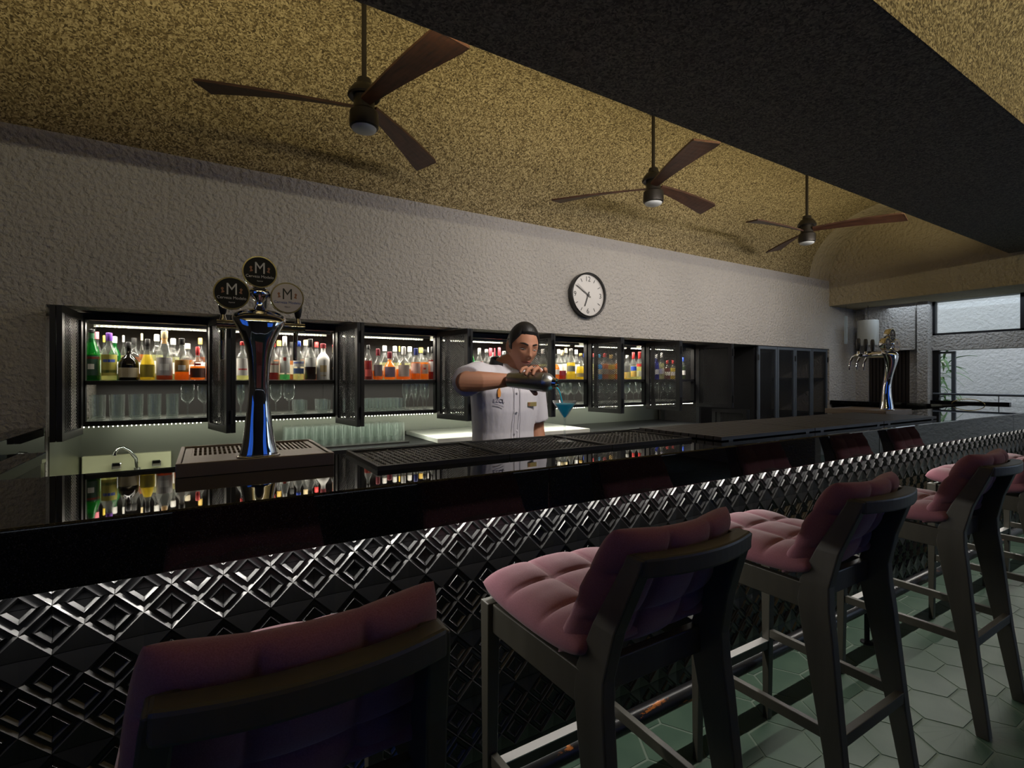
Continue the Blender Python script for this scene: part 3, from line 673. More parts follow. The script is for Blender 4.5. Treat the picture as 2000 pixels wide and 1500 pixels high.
bottle(738,22,681,'round',CG,AM,.3,[(.12,.48,.8,(.12,.09,.10))],Mr,.22,'clear amber bottle with dark oval label and maroon cap',group=B3)
bottle(761,21,687,'round',CG,OR,.72,[(.10,.46,.9,(.14,.10,.14))],Mr,.24,'full orange whisky bottle with maroon cap',group=B3)
bottle(788,28,677,'squat',CG,AM,.32,[(.10,.44,.75,(.35,.28,.24))],Wh,.24,'wide decanter-like amber bottle with pale oval label',group=B3)
bottle(812,17,680,'std',CG,AM,.55,[(.20,.52,1.1,(.50,.32,.28))],Nv,.22,'amber bottle with pink label and navy cap',group=B3)
bottle(829,17,683,'std',CG,OR,.58,[(.20,.52,1.1,(.60,.42,.32)),(.34,.40,.3,Rd)],Bk,.18,'amber bottle with buff label and red dot',group=B3)
bottle(845,16,677,'std',CG,RD,.60,[(.24,.55,1.1,(.55,.52,.50))],Bk,.20,'dark red bottle with white label and black cap',group=B3)
G3='second row bottles of the third cabinet'
for px,yt,cp in [(751,675,Wh),(771,676,(.74,.74,.70)),(780,676,Yw),(800,677,(.75,.74,.71)),(822,679,Gd),(836,678,Gy)]:
    bottle(px,19,yt,'tall',CG,YL if cp==Yw else PY,.5,[(.15,.4,h7,Bg)],cp,.16,'pale bottle with a '+{Wh:'white',(.74,.74,.70):'slim white',(.75,.74,.71):'broad white',Yw:'yellow',Gd:'gold',Gy:'grey'}[cp]+' cap in the second row above the upturned glasses',Y=3.70,group=G3)
B4='bottles left of the bartender'
LASTB=[None]; LASTB[0]=bottle(920,15,678,'tall',GG,None,0,[(.10,.46,1.2,(.03,.05,.03)),(.5,.53,1.2,Yw)],Yw,.05,'green whisky bottle with black label left of the bartender',group=B4)
text('label_lettering','VAT',.024,(0,-.038,.12),(R(90),0,0),M['white'],LASTB[0])
bottle(936,14,680,'std',CG,None,0,[(.3,.60,1.3,Wh),(.5,.58,1.3,Rd)],Wh,.2,'white and red bottle behind the bartender shoulder',group=B4)
bottle(950,15,682,'std',CG,liquid((.2,.2,.2),.3),.4,[(.2,.5,1.2,Gy)],Wh,.12,'clear bottle with grey label behind the bartender shoulder',group=B4)
for px,yt in ((958,680),(966,680),(975,679)): bottle(px,14,yt,'std',CG,RD,.5,[(.2,.45,1.2,Bk)],(.55,.04,.06),.25,'red-capped dark bottle behind the bartender, %s from left'%{958:'first',966:'second',975:'third'}[px],group='red-capped bottles behind the bartender',Y=3.66)
bottle(963,15,688,'squat',CG,DA,.5,[(.1,.3,1.2,Bk)],Gy,.25,'squat amber bottle in front of the red caps',group=B4)
bottle(984,15,686,'std',CG,None,0,[(.5,.78,1.3,(.05,.35,.60))],Wh,.12,'bottle with sky blue label beside the bartender ear',group=B4)
B5='bottles seen beside and through the fourth mesh door'
bottle(1045,15,684,'std',CG,AM,.5,[(.2,.45,1.1,Wh)],Rd,.15,'amber bottle behind the mesh door right of the bartender',group=B5)
bottle(1060,15,682,'std',CG,PY,.5,[(.2,.45,1.1,Bg)],Wh,.15,'pale bottle behind the mesh door right of the bartender',group=B5)
B6='bottles behind the blue cocktail'
bottle(1086,13,692,'round',CG,OR,.6,[(.2,.4,1,Wh)],Bk,.15,'orange bottle with white label nearest the cocktail shaker',group=B6)
bottle(1098,15,684,'std',CG,liquid((.6,.12,.05),.4),.22,[(.14,.30,1.2,(.28,.03,.05))],Cr,.18,'clear bottle with maroon label and cream cap',group=B6)
bottle(1115,16,681,'tall',CG,YL,.55,[(.26,.44,1.1,(.14,.15,.13))],Gy,.08,'pale green-yellow bottle with dark label',group=B6)
bottle(1134,17,690,'cone',CG,YL,.50,[(.10,.24,1.1,(.45,.42,.26))],Gd,.10,'yellow tequila bottle with gold cap',group=B6)
for px,yt,c in ((1091,682,Wh),(1105,680,Cr),(1125,683,(.72,.74,.74)),(1142,690,Bl)): bottle(px,14,yt,'std',CG,YL,.45,[(.2,.5,1.1,Wh)],c,.15,'%s-capped bottle in the second row behind the cocktail'%{Wh:'white',(.72,.74,.74):'pale white',Cr:'cream',Bl:'blue'}[c],Y=3.70,group='second row bottles behind the cocktail')
B7='bottles seen through the fifth mesh door'
for px,w_,yt,lq,cp,lb in ((1160,10,690,PY,Rd,'thin clear bottle behind the fifth mesh door'),(1170,12,692,liquid((.1,.5,.8),.4),(.05,.4,.7),'bottle with light blue stopper behind the fifth mesh door'),(1181,13,690,AM,Rd,'amber bottle with red cap behind the fifth mesh door'),(1193,14,693,YL,Gd,'round golden bottle behind the fifth mesh door'),(1205,13,690,AM,Bk,'amber bottle with black cap behind the fifth mesh door')):
    bottle(px,w_,yt,'std',CG,lq,.6,[(.2,.4,1.1,Bg)],cp,.15,lb,group=B7)
B8='bottles beside the sixth mesh door'
bottle(1225,13,694,'std',CG,YL,.25,[(.05,.3,1.1,(.60,.50,.15))],Wh,.12,'clear bottle with yellow fruit label',group=B8)
bottle(1237,12,688,'std',CG,PY,.5,[(.1,.3,1.1,Gd),(.32,.48,1.0,Bl)],Rd,.25,'clear bottle with red cap and blue label',group=B8)
bottle(1249,13,687,'std',CG,PY,.5,[(.46,.56,1.0,Rd),(.1,.3,1.0,Wh)],Rd,.25,'clear bottle with red cap and red band',group=B8)
B9='bottles seen through the sixth mesh door'
for px,w_,yt,gl,lq,cp,lb in ((1281,12,692,BG,None,Wh,'cobalt blue bottle behind the sixth mesh door'),(1292,10,689,CG,PY,Wh,'clear bottle with white cap behind the sixth mesh door'),(1303,11,704,CG,RD,Rd,'red bottle behind the sixth mesh door'),(1314,9,704,CG,YL,Rd,'small yellow bottle behind the sixth mesh door'),(1334,9,698,CG,liquid((.15,.2,.1),.5),Bl,'dark bottle with bright blue cap at the right end of the shelf')):
    bottle(px,w_,yt,'std',gl,lq,.6,[(.2,.4,1.0,Wh)],cp,.18,lb,group=B9)
# ------------------------------------------------------------------ glasses
def glass_src(kind,label,group,loc):
    mb=MB(); n=20
    def shell(outer,inner):  # closed thin solid of revolution
        pr=outer+inner[::-1]; vs=[];fs=[];k=len(pr)
        for r,z in pr:
            for i in range(n): a=2*PI*i/n; vs.append((r*math.cos(a),r*math.sin(a),z))
        for j in range(k-1):
            for i in range(n): i2=(i+1)%n; fs.append((j*n+i,j*n+i2,(j+1)*n+i2,(j+1)*n+i))
        fs.append(tuple(range(n-1,-1,-1))); fs.append(tuple((k-1)*n+i for i in range(n))); mb.add(vs,fs)
    if kind=='highball_down': shell([(.031,0),(.0305,.05),(.028,.14)][:0]+[(.0001,.135),(.027,.135),(.0305,.0)],[(.0001,.125),(.0252,.125),(.029,.0)])
    if kind=='highball': shell([(.001,0),(.029,0),(.032,.14)],[(.001,.012),(.027,.012),(.030,.14)])
    if kind=='tumbler': shell([(.001,0),(.032,0),(.036,.05),(.036,.088)],[(.001,.014),(.029,.014),(.034,.05),(.034,.088)])
    if kind=='wine': shell([(.001,0),(.033,0),(.033,.002),(.005,.006),(.0035,.02),(.0035,.075),(.010,.085),(.030,.105),(.038,.13),(.037,.16),(.032,.195)],[(.001,.012),(.001,.014),(.001,.016),(.001,.018),(.001,.02),(.001,.09),(.008,.09),(.028,.108),(.036,.13),(.035,.16),(.0305,.195)])
    if kind=='flute': shell([(.001,0),(.028,0),(.028,.002),(.004,.006),(.0035,.06),(.012,.08),(.022,.12),(.021,.19)],[(.001,.08),(.001,.082),(.001,.083),(.001,.084),(.001,.085),(.010,.09),(.0205,.12),(.0195,.19)])
    o=obj({'highball_down':'highball_glass','highball':'highball_glass','tumbler':'tumbler_glass','wine':'wine_glass','flute':'champagne_flute'}[kind],mb,M['glass'],smooth=True,auto=50,loc=loc)
    return tag(o,label,'glass',group)
ORD=['first','second','third','fourth','fifth','sixth','seventh','eighth','ninth','tenth','eleventh','twelfth','thirteenth']
def glasses(kind,pxs,Ys,z,label,group):
    src=None
    for r_,Y in enumerate(Ys):
        for k,X in enumerate(pxs):
            lb=label+(', '+['front','second','third'][r_]+' row' if len(Ys)>1 else '')+(', '+ORD[k]+' from left' if len(pxs)>1 else '')
            loc=(X,Y,z)
            if src is None: src=glass_src(kind,lb,group,loc)
            else:
                c=src.copy(); COL.objects.link(c); c.location=loc; c.rotation_euler=(0,0,rnd.random()*6); c['label']=lb
def rng(a,b,n): return [a+(b-a)*i/(n-1) for i in range(n)]
zg=CB+.0222
glasses('highball',rng(-.50,-.16,5),(3.49,3.57),zg,'clear tall tumbler on the lower shelf over the sink','tall tumblers over the sink')
glasses('wine',rng(-.085+.0,-.01-.0,2)[:1]+[-.085+.083*k for k in (1,)],(3.50,),zg,'clear wine glass on the lower shelf left of the near tap','wine glasses near the tap')
glasses('flute',rng(.12,.33,4),(3.48,3.55),zg,'clear champagne flute in the cabinet behind the near tap','flutes behind the near tap')
glasses('wine',[.39,.468],(3.54,),zg,'clear wine glass between the flutes and tumblers behind the near tap','wine glasses behind the near tap')
glasses('tumbler',rng(.535,.68,2),(3.485,3.57,3.65),zg,'clear low tumbler behind the near tap','low tumblers behind the near tap')
glasses('tumbler',rng(.82,1.20,6),(3.48,3.56,3.64),zg,'clear low tumbler above the upturned glasses','low tumblers in the third cabinet')
glasses('flute',rng(1.26,1.40,3),(3.50,3.57),zg,'clear champagne flute in the third cabinet','flutes in the third cabinet')
glasses('tumbler',rng(1.53,1.80,4),(3.48,3.57),zg,'clear low tumbler behind the bartender','low tumblers behind the bartender')
glasses('wine',rng(1.90,2.11,3),(3.50,3.60),zg,'clear wine glass right behind the bartender','wine glasses behind the bartender')
glasses('wine',rng(2.24,2.78,7),(3.49,3.58),zg,'clear wine glass on the shelf behind the cocktail','wine glasses behind the cocktail')
glasses('wine',rng(2.95,3.50,7),(3.49,3.58),zg,'clear wine glass on the shelf under the red-capped bottles','wine glasses in the sixth cabinet')
glasses('wine',rng(3.66,4.08,5),(3.49,3.58),zg,'clear wine glass on the last cabinet shelf','wine glasses in the last cabinet')
glasses('highball_down',rng(at(566,3.50),at(782,3.50),13),(3.50,3.566,3.632),.9075,'upturned highball glass on the black mat of the back counter','upturned highball glasses in rows')
tag(obj('glass_mat',MB().box((at(566,3.5)-.05,3.44,.895),(at(782,3.5)+.045,3.70,.907)),M['rubber']),'black drainer mat under the rows of upturned glasses','mat')
# cocktail glass
mg=thing('cocktail_glass','stemmed martini glass filled with bright blue drink on the bar mat','cocktail glass',(1.264,1.648,BT+.013))
n=36;mb=MB()
pr=[(.001,0),(.036,0),(.037,.0015),(.012,.005),(.005,.012),(.0038,.03),(.0038,.085),(.006,.096),(.052,.166)]+[(.0505,.166),(.0045,.099),(.001,.097)]
vs=[];fs=[]
for r,z in pr:
    for i in range(n): a=2*PI*i/n; vs.append((r*math.cos(a),r*math.sin(a),z))
for j in range(len(pr)-1):
    for i in range(n): i2=(i+1)%n; fs.append((j*n+i,j*n+i2,(j+1)*n+i2,(j+1)*n+i))
mb.add(vs,fs); obj('glass_body',mb,thin('cocktail_glass',(.93,.95,.96),1,.03,(.8,.85,.85),.35),mg,smooth=True,auto=60)
obj('blue_drink',MB().lathe([(.003,.0985),(.0415,.1545),(.0415,.1553)],36),M['blueliq'],mg,smooth=True,auto=40,label='bright blue drink filling the bowl')
# ------------------------------------------------------------------ clock
ck=thing('wall_clock','round wall clock with black rim and pale face on the back wall','clock',(2.665,3.198,2.034))
RX=Matrix.Rotation(R(90),4,'X')
mb=MB(); nn=64; pr=[(.176,0),(.182,.01),(.182,.052),(.176,.056),(.170,.054),(.169,.030)]
mb.lathe(pr,nn,M4=RX); obj('rim',mb,M['black'],ck,smooth=True,auto=40)
obj('dial',MB().lathe([(.168,.030),(.168,.0315)],nn,M4=RX),M['clockface'],ck)
for t_,ax,az in (('12',0,.13),('3',.133,0),('6',0,-.13),('9',-.133,0)):
    text('numeral',t_,.058,(ax,-.0325,az),(R(90),0,0),M['black'],ck)
for k in range(12):
    if k%3==0: continue
    a=k*PI/6; s_,c_=math.sin(a),math.cos(a)
    obj('hour_mark',MB().bar((s_*.12,-.0328,c_*.12),(s_*.148,-.0328,c_*.148),.005,.0012,(0,1,0)),M['black'],ck)
def hand(name,deg,l,w_,y,mt,back=.03):
    a=R(deg); s_,c_=math.sin(a),math.cos(a)
    obj(name,MB().bar((-s_*back,y,-c_*back),(s_*l,y,c_*l),w_,.0015,(0,1,0)),mt,ck)
hand('hour_hand',201,.098,.009,-.037,M['black']); hand('minute_hand',300,.135,.006,-.039,M['black']); hand('second_hand',307,.14,.003,-.041,paint(Gy))
obj('hub',MB().lathe([(.010,.030),(.010,.043)],16,M4=RX),M['black'],ck)
# ------------------------------------------------------------------ ceiling fans
def blade(ang):
    mb=MB(); n=14; vs=[]; fs=[]
    for i in range(n+1):
        t=i/n; r=.045+t*.655
        wd=.046+.105*t**1.0; wd=wd if t<.97 else wd*.93
        tw=-R(22-13*t)
        yc=.012*math.sin(t*PI)
        skew=-.02*(1-t)
        for s in (-1,1):
            u=s*wd/2+skew; rr_=r+(-.03 if (i==n and s<0) else 0)
            for k in (-1,1): vs.append((rr_,u*math.cos(tw)*s*s, u*math.sin(tw)+k*.006+.01*math.sin(t*PI)))
    for i in range(n):
        o=i*4;p=o+4
        fs+=[(o,p,p+2,o+2),(o+1,o+3,p+3,p+1),(o,o+1,p+1,p),(o+2,p+2,p+3,o+3)]
    fs+=[(0,2,3,1),(n*4,n*4+1,n*4+3,n*4+2)]
    mb.add(vs,fs); return mb
bm=blade(0).mesh('blade',M['walnut'],False)
def fan(x,deg,label):
    t=thing('ceiling_fan',label,'ceiling fan',(x,2.4,2.545),0,'ceiling fans over the bar')
    obj('down_rod',MB().tube([(0,0,.17),(0,0,.653)],.0115,14),M['fanmetal'],t,smooth=True,auto=40)
    obj('canopy',MB().lathe([(.02,.60),(.055,.63),(.06,.655)],24),M['fanmetal'],t,smooth=True,auto=40)
    obj('motor_cap',MB().lathe([(.020,.235),(.032,.232),(.036,.205),(.052,.195),(.072,.165),(.076,.150),(.070,.143),(.05,.150)],32),M['fanmetal'],t,smooth=True,auto=35)
    obj('motor',MB().lathe([(.048,.155),(.048,.10),(.05,.085),(.055,.08)],28),M['fanmetal'],t,smooth=True,auto=35)
    obj('light_housing',MB().lathe([(.058,.082),(.066,.072),(.068,.02),(.066,.005),(.060,0.0)],36),M['fanmetal'],t,smooth=True,auto=35)
    obj('lens',MB().lathe([(.058,.002),(.055,-.008),(.040,-.015),(.018,-.018)],32),M['fanlens'],t,smooth=True)
    for k in range(3): link('blade',bm,t,(0,0,.10),(0,0,R(deg+120*k)))
    return t
fan(.646,163,'dark three-blade ceiling fan nearest the camera')
fan(2.594,127,'dark ceiling fan in the middle above the clock')
fan(4.501,53.3,'dark ceiling fan farthest away by the end wall')
# ------------------------------------------------------------------ bar stools
def cushion(w_,d_,t_,nu,nv,mapf,res=57,both=False):
    vs=[];fs=[];n=res
    def zf(u,v,top):
        e=(max(0,1-abs(u)**7)*max(0,1-abs(v)**7))**.45
        cu=abs(math.sin(PI*(u+1)/2*nu)); cv=abs(math.sin(PI*(v+1)/2*nv)); c=(min(1,cu*1.15)*min(1,cv*1.15))**.34
        k=.56+.44*c
        return (t_/2)*e*(k if (top or both) else .8)*(1 if top else -1)
    idx={}
    for s in (1,0):
        for i in range(n+1):
            for j in range(n+1):
                if s==0 and (i in(0,n) or j in (0,n)): idx[(s,i,j)]=idx[(1,i,j)]; continue
                u=math.sin((i/n-.5)*PI)*.25+(2*i/n-1)*.75; v=math.sin((j/n-.5)*PI)*.25+(2*j/n-1)*.75
                # rounded corners
                rc=1-.045*(abs(u)**4)*(abs(v)**4)*1.0
                idx[(s,i,j)]=len(vs); vs.append(mapf(u*w_/2*rc,v*d_/2*rc,zf(u,v,s==1)))
    for s in (1,0):
        for i in range(n):
            for j in range(n):
                f=(idx[(s,i,j)],idx[(s,i+1,j)],idx[(s,i+1,j+1)],idx[(s,i,j+1)])
                fs.append(f if s else f[::-1])
    return MB().add(vs,fs)
def stool(x,label,rz=0):
    t=thing('bar_stool',label,'bar stool',(x,.93,0),rz,'bar stools along the counter')
    for s in (-1,1):
        xo=s*.212
        b=[(xo-.014,.240,0),(xo+.014,.240,0),(xo+.014,.262,0),(xo-.014,.262,0)]
        u=[(xo-.019,.226,.765),(xo+.019,.226,.765),(xo+.019,.268,.765),(xo-.019,.268,.765)]
        obj('leg',MB().hexa(b,u),M['wood'],t,bevel=.003,label=None)
        # rear leg running up into the back post
        pts=[(0,-.266,-.225,.208),(.30,-.228,-.172,.196),(.62,-.196,-.110,.188),(.70,-.186,-.095,.185),(.76,-.184,-.100,.182),(.86,-.206,-.142,.174),(1.00,-.258,-.212,.156),(1.018,-.262,-.218,.153)]
        vs=[];fs=[]
        for z,y0,y1,xc in pts:
            for dx in (-.017,.017):
                for y in (y0,y1): vs.append((s*xc+dx,y,z))
        for i in range(len(pts)-1):
            o=i*4;p=o+4; fs+=[(o,p,p+1,o+1),(o+2,o+3,p+3,p+2),(o,o+2,p+2,p),(o+1,p+1,p+3,o+3)]
        fs+=[(0,1,3,2),(len(vs)-4,len(vs)-2,len(vs)-1,len(vs)-3)]
        obj('rear_leg',MB().add(vs,fs),M['wood'],t,bevel=.004)
        obj('side_rail',MB().bar((s*.206,.235,.725),(s*.187,-.12,.715),.024,.075),M['wood'],t,bevel=.003)
        obj('side_stretcher',MB().bar((s*.209,.245,.345),(s*.196,-.205,.345),.020,.032),M['wood'],t,bevel=.002)
    obj('front_rail',MB().box((-.193,.236,.69),(.193,.258,.762)),M['wood'],t,bevel=.003)
    obj('rear_rail',MB().box((-.17,-.125,.69),(.17,-.10,.755)),M['wood'],t,bevel=.003)
    fs_=obj('front_stretcher',MB().box((-.196,.238,.283),(.196,.262,.315)),M['wood'],t,bevel=.002)
    obj('foot_plate',MB().box((-.194,.236,.3155),(.194,.266,.3185)),M['plate'],t,label='bright metal foot plate')
    obj('rear_stretcher',MB().box((-.182,-.222,.325),(.182,-.200,.36)),M['wood'],t,bevel=.002)
    # curved top rail
    n=16; vs=[];fs=[]
    for i in range(n+1):
        u=-1+2*i/n; x_=u*.166; yb=-.262-.030*(1-u*u); th=.038+.006*(1-abs(u))
        for y,z in ((yb,.983),(yb+th,.983),(yb+th,1.022),(yb,1.022)): vs.append((x_,y,z))
    for i in range(n):
        for k in range(4): k2=(k+1)%4; fs.append((i*4+k,(i+1)*4+k,(i+1)*4+k2,i*4+k2))
    fs+=[(0,1,2,3),(n*4+3,n*4+2,n*4+1,n*4)]
    obj('top_rail',MB().add(vs,fs),M['wood'],t,bevel=.006)
    sc_=obj('seat_cushion',cushion(.455,.43,.085,3,3,lambda x_,y_,z_:(x_*(1-.0*y_),y_+.075,z_+.803+.012*(y_/.21)**2-0.25*x_*x_)),M['fabric'],t,smooth=True)
    obj('back_cushion',cushion(.405,.30,.085,3,3,lambda x_,y_,z_:(x_*(1-.12*(y_/.17)),-.122-z_-.030*(1-(x_/.2)**2)-.467*y_,.908+y_*.98+.012*(x_/.2)**2*(y_>0)),both=True),M['fabric'],t,smooth=True)
    return t
STO=[(.115,'mauve-cushioned bar stool nearest the camera, seen from behind'),(.865,'mauve-cushioned bar stool second from the near end'),(1.712,'mauve-cushioned bar stool third along the bar, in the middle'),(2.72,'mauve-cushioned bar stool fourth along the bar'),(3.724,'bar stool fifth along the bar with a lit pink seat front'),(4.56,'bar stool at the far end of the row')]
s0=stool(*STO[0]); s0.location.y=.885
for k,(x,lb) in enumerate(STO[1:]): copy_tree(s0,(x,.93,0),0,lb)
# ------------------------------------------------------------------ things at the far end
ra=thing('hand_rail','dark metal hand rail across the far window opening','hand rail',(7.02,2.35,1.18))
obj('rail_tube',MB().tube([(.0,0,0),(.0,-2.6,0)],.012,12),M['bluemetal'],ra,smooth=True,auto=40)
obj('bracket',MB().tube([(0,-.05,-.002),(.0,-.05,-.03),(.12,-.05,-.03)],.008,8).tube([(0,-.55,-.01),(0,-.55,-.07)],.004,8),M['blackmetal'],ra,smooth=True,auto=40)
lp=thing('pendant_lamp','frosted cylinder lamp hanging by the far wall','pendant lamp',(6.85,2.93,1.75))
obj('shade',MB().lathe([(.105,0),(.108,.004),(.108,.30),(.104,.304)],36),M['frosted'],lp,smooth=True,auto=40)
obj('cable',MB().tube([(0,0,.30),(0,0,.484)],.003,6),M['black'],lp)
ic=thing('crystal_strip','narrow clear crystal strip hanging beside the frosted lamp','wall ornament',(6.45,2.99,1.76))
obj('crystal',MB().box((-.008,-.016,0),(.008,.016,.33)),thin('crystal',(.8,.85,.88),1,.3,(.7,.78,.8),.4),ic,bevel=.003)
obj('cord',MB().tube([(0,0,.33),(0,0,.474)],.0015,6),M['black'],ic)
pt=thing('palm_plant','green palm outside behind the far casement window','plant',(8.1,2.72,0))
obj('trunk',MB().tube([(0,0,0),(.02,0,.6),(0,.02,1.15)],[.05,.04,.03],10),M['brown'],pt,smooth=True)
lfm=MB(); 
for i in range(7):
    pass
vs=[];fs=[]
for i in range(9):
    t=i/8; x_=t*.55; z_=.35*t-.55*t*t; wd=.035*math.sin(PI*min(1,t*.92+.06))
    vs+=[(x_,-wd,z_-.01),(x_,0,z_),(x_,wd,z_-.01)]
for i in range(8): o=i*3; fs+=[(o,o+3,o+4,o+1),(o+1,o+4,o+5,o+2)]
lfm.add(vs,fs); lme=lfm.mesh('leaf',M['leaf'])
for i in range(110):
    o=link('leaf',lme,pt,(rnd.uniform(-.25,.25),rnd.uniform(-.12,.12),.9+.75*(i/110)),(rnd.uniform(-.4,.4),rnd.uniform(-.9,.6),rnd.uniform(0,6.28))); o.scale=(rnd.uniform(.35,.6),)*3
#PERSON
BX,BY=1.26,2.12
per=thing('person','bartender in white short-sleeved shirt pouring from a steel shaker','person',(BX,BY,0))
def lp_(x,y,z): return (x-BX,y-BY,z)
def remesh(o,v,smooth=3,fac=.5):
    r=o.modifiers.new('r','REMESH'); r.mode='VOXEL'; r.voxel_size=v; r.use_smooth_shade=True
    s_=o.modifiers.new('s','SMOOTH'); s_.factor=fac; s_.iterations=smooth
def ga(v,c,s_): return math.exp(-((v-c)/s_)**2)
def head_pt(th,ph,off=0):
    """th: 0 = front (-Y), ph: -pi/2 chin .. pi/2 crown; local face space"""
    cz=math.sin(ph); cr=math.cos(ph); dx=cr*math.sin(th); dy=-cr*math.cos(th)
    x=.074*dx; y=.094*dy+.008; z=.117*cz
    sg=lambda a,p: math.copysign(abs(a)**p,a)
    if z<.02:                                      # jaw taper
        k=min(1,(.02-z)/.135); x*=1-.36*k**1.3; 
        if dy<0: y=y*(1-.10*k)-.004*k
        else: y*=1-.30*k
    
    fr=max(0,-dy)**1.2
    X=x; ax=abs(x)
    o=0
    o+=.020*ga(X,0,.0115)*ga(z,-.026,.013)         # nose tip
    o+=.0125*ga(X,0,.0085)*ga(z,-.004,.026)        # bridge
    o+=.0075*ga(ax,.0125,.007)*ga(z,-.031,.008)    # nostril wings
    o+=.0055*ga(ax,.026,.020)*ga(z,.027,.010)      # brow
    o-=.0105*ga(ax,.031,.015)*ga(z,.008,.011)      # sockets
    o+=.0045*ga(ax,.031,.0115)*ga(z,.006,.0075)    # eyelid ball
    o+=.0070*ga(X,0,.020)*ga(z,-.055,.0062)        # upper lip
    o+=.0075*ga(X,0,.017)*ga(z,-.067,.0065)        # lower lip
    o-=.0035*ga(X,0,.022)*ga(z,-.0605,.0025)
    o-=.003*ga(X,0,.02)*ga(z,-.079,.006)
    o+=.008*ga(X,0,.020)*ga(z,-.097,.014)          # chin
    o+=.0045*ga(ax,.046,.018)*ga(z,-.018,.018)     # cheek
    y-=o*fr
    if off:
        n=Vector((dx/.074,dy/.094,cz/.117)).normalized()
        x+=n.x*off; y+=n.y*off; z+=n.z*off
    return Vector((x,y,z))
HC=Vector(lp_(1.315,2.045,1.504))
HM=Matrix.Translation(HC)@Matrix.Rotation(R(-10),4,'Z')@Matrix.Rotation(R(12),4,'X')@Matrix.Rotation(R(5),4,'Y')
HM=HM@Matrix.Scale(.97,4)
def headgrid(mb,nt=110,npn=100,off=0):
    vs=[];fs=[]
    for j in range(npn+1):
        ph=-PI/2+PI*(j/npn)
        for i in range(nt): vs.append(HM@head_pt(2*PI*i/nt-PI,ph,off))
    for j in range(npn):
        for i in range(nt): i2=(i+1)%nt; fs.append((j*nt+i,j*nt+i2,(j+1)*nt+i2,(j+1)*nt+i))
    return mb.add(vs,fs)
body=MB(); headgrid(body)
# ears
for s_ in (-1,1):
    ev=[];ef=[]
    M1=HM@Matrix.Translation((s_*.073,.012,.0))@Matrix.Rotation(R(-22*s_),4,'Z')@Matrix.Rotation(R(-8),4,'X')
    body.lathe([(.004,-.003),(.020,-.002),(.0235,.004),(.020,.009),(.012,.006),(.004,.004)],20,M4=M1@Matrix.Diagonal((.45,1,1,1))@Matrix.Rotation(R(90*s_),4,'Y')@Matrix.Diagonal((1.45,.85,1.0,1)))
# neck, trunk, legs
nb=HM@Vector((0,.018,-.06))
body.tube([(0,.015,1.36),(0.005,.01,1.42),tuple(nb),tuple(HM@Vector((0,.01,-.02)))],[.070,.056,.054,.05],20)
body.loft([((0,.02,.82),.13,.085),((0,.02,.95),.145,.095),((0,.02,1.08),.135,.088),((0,.01,1.22),.155,.10),((0,.01,1.32),.165,.098),((0,.015,1.37),.15,.08),((0,.015,1.41),.085,.06)],28,2.3)
for s_ in (-1,1):
    body.tube([(s_*.085,.02,.90),(s_*.09,.01,.70),(s_*.095,0,.49),(s_*.095,.01,.45),(s_*.095,.03,.25),(s_*.095,.04,.09),(s_*.095,.0,.05),(s_*.10,-.12,.035)],[.088,.080,.058,.056,.052,.036,.038,.03],16)
SR=Vector((-.155,.0,1.365)); EL=Vector(lp_(.925,1.885,1.343)); WR=Vector(lp_(1.148,1.892,1.350))
body.tube([(-.09,.01,1.36),SR,SR.lerp(EL,.5),EL],[.062,.056,.047,.042],18)
body.tube([SR.lerp(EL,.8),EL+Vector((-.006,0,0)),EL.lerp(WR,.28),EL.lerp(WR,.6),WR,WR.lerp(Vector(lp_(1.185,1.83,1.352)),.6)],[.042,.041,.044,.037,.028,.029],18)
SL=Vector((.155,.0,1.365)); EL2=Vector((.205,.03,1.10)); WL=Vector((.185,-.05,.86))
body.tube([(.09,.01,1.36),SL,SL.lerp(EL2,.5),EL2,EL2.lerp(WL,.35),EL2.lerp(WL,.7),WL],[.062,.055,.046,.040,.041,.034,.026],18)
# right hand wrapped over the shaker
A0=Vector(lp_(1.118,1.855,1.352)); A1=Vector(lp_(1.236,1.668,1.338)); AX=(A1-A0).normalized(); UP=Vector((0,0,1)); NN=AX.cross(UP).normalized()
if NN.dot(Vector((.5223,.8527,0)))<0: NN=-NN
UPP=NN.cross(AX); 
if UPP.z<0: UPP=-UPP
MID=A0.lerp(A1,.50)
def pol(s_,deg,r): return MID+AX*s_+NN*(math.cos(R(deg))*r)+UPP*(math.sin(R(deg))*r)
# palm: slab over the far side
pl=[WR.lerp(pol(-.035,10,.06),.2),pol(-.045,8,.062),pol(-.022,16,.060),pol(.008,28,.058),pol(.022,36,.056)]
body.tube(pl,[.026,.034,.040,.040,.030],18,flat=.55,upv=tuple(NN))
body.tube([pol(-.03,30,.052),pol(.04,40,.052)],[.017,.016],12)
for k,(s0_,s1_,a,rf) in enumerate([(-.035,-.040,(34,76,112,138),.0082),(-.010,-.012,(36,80,120,150),.0090),(.017,.020,(38,80,120,148),.0092),(.042,.062,(34,66,92,108),.0088)]):
    pts=[pol(s0_+(s1_-s0_)*t/3,a[t],[.055,.0585,.0535,.0495][t]) for t in range(4)]
    q=[pts[0],pts[0].lerp(pts[1],.5)+(UPP*.002),pts[1],pts[1].lerp(pts[2],.5)+UPP*.001,pts[2],pts[3]]
    body.tube(q,[rf*1.12,rf*1.0,rf*1.06,rf*.95,rf*.95,rf*.72],12)
body.tube([pol(-.035,-5,.060),pol(-.015,-38,.058),pol(.008,-66,.054),pol(.024,-92,.051)],[.017,.0135,.0115,.0085],12)
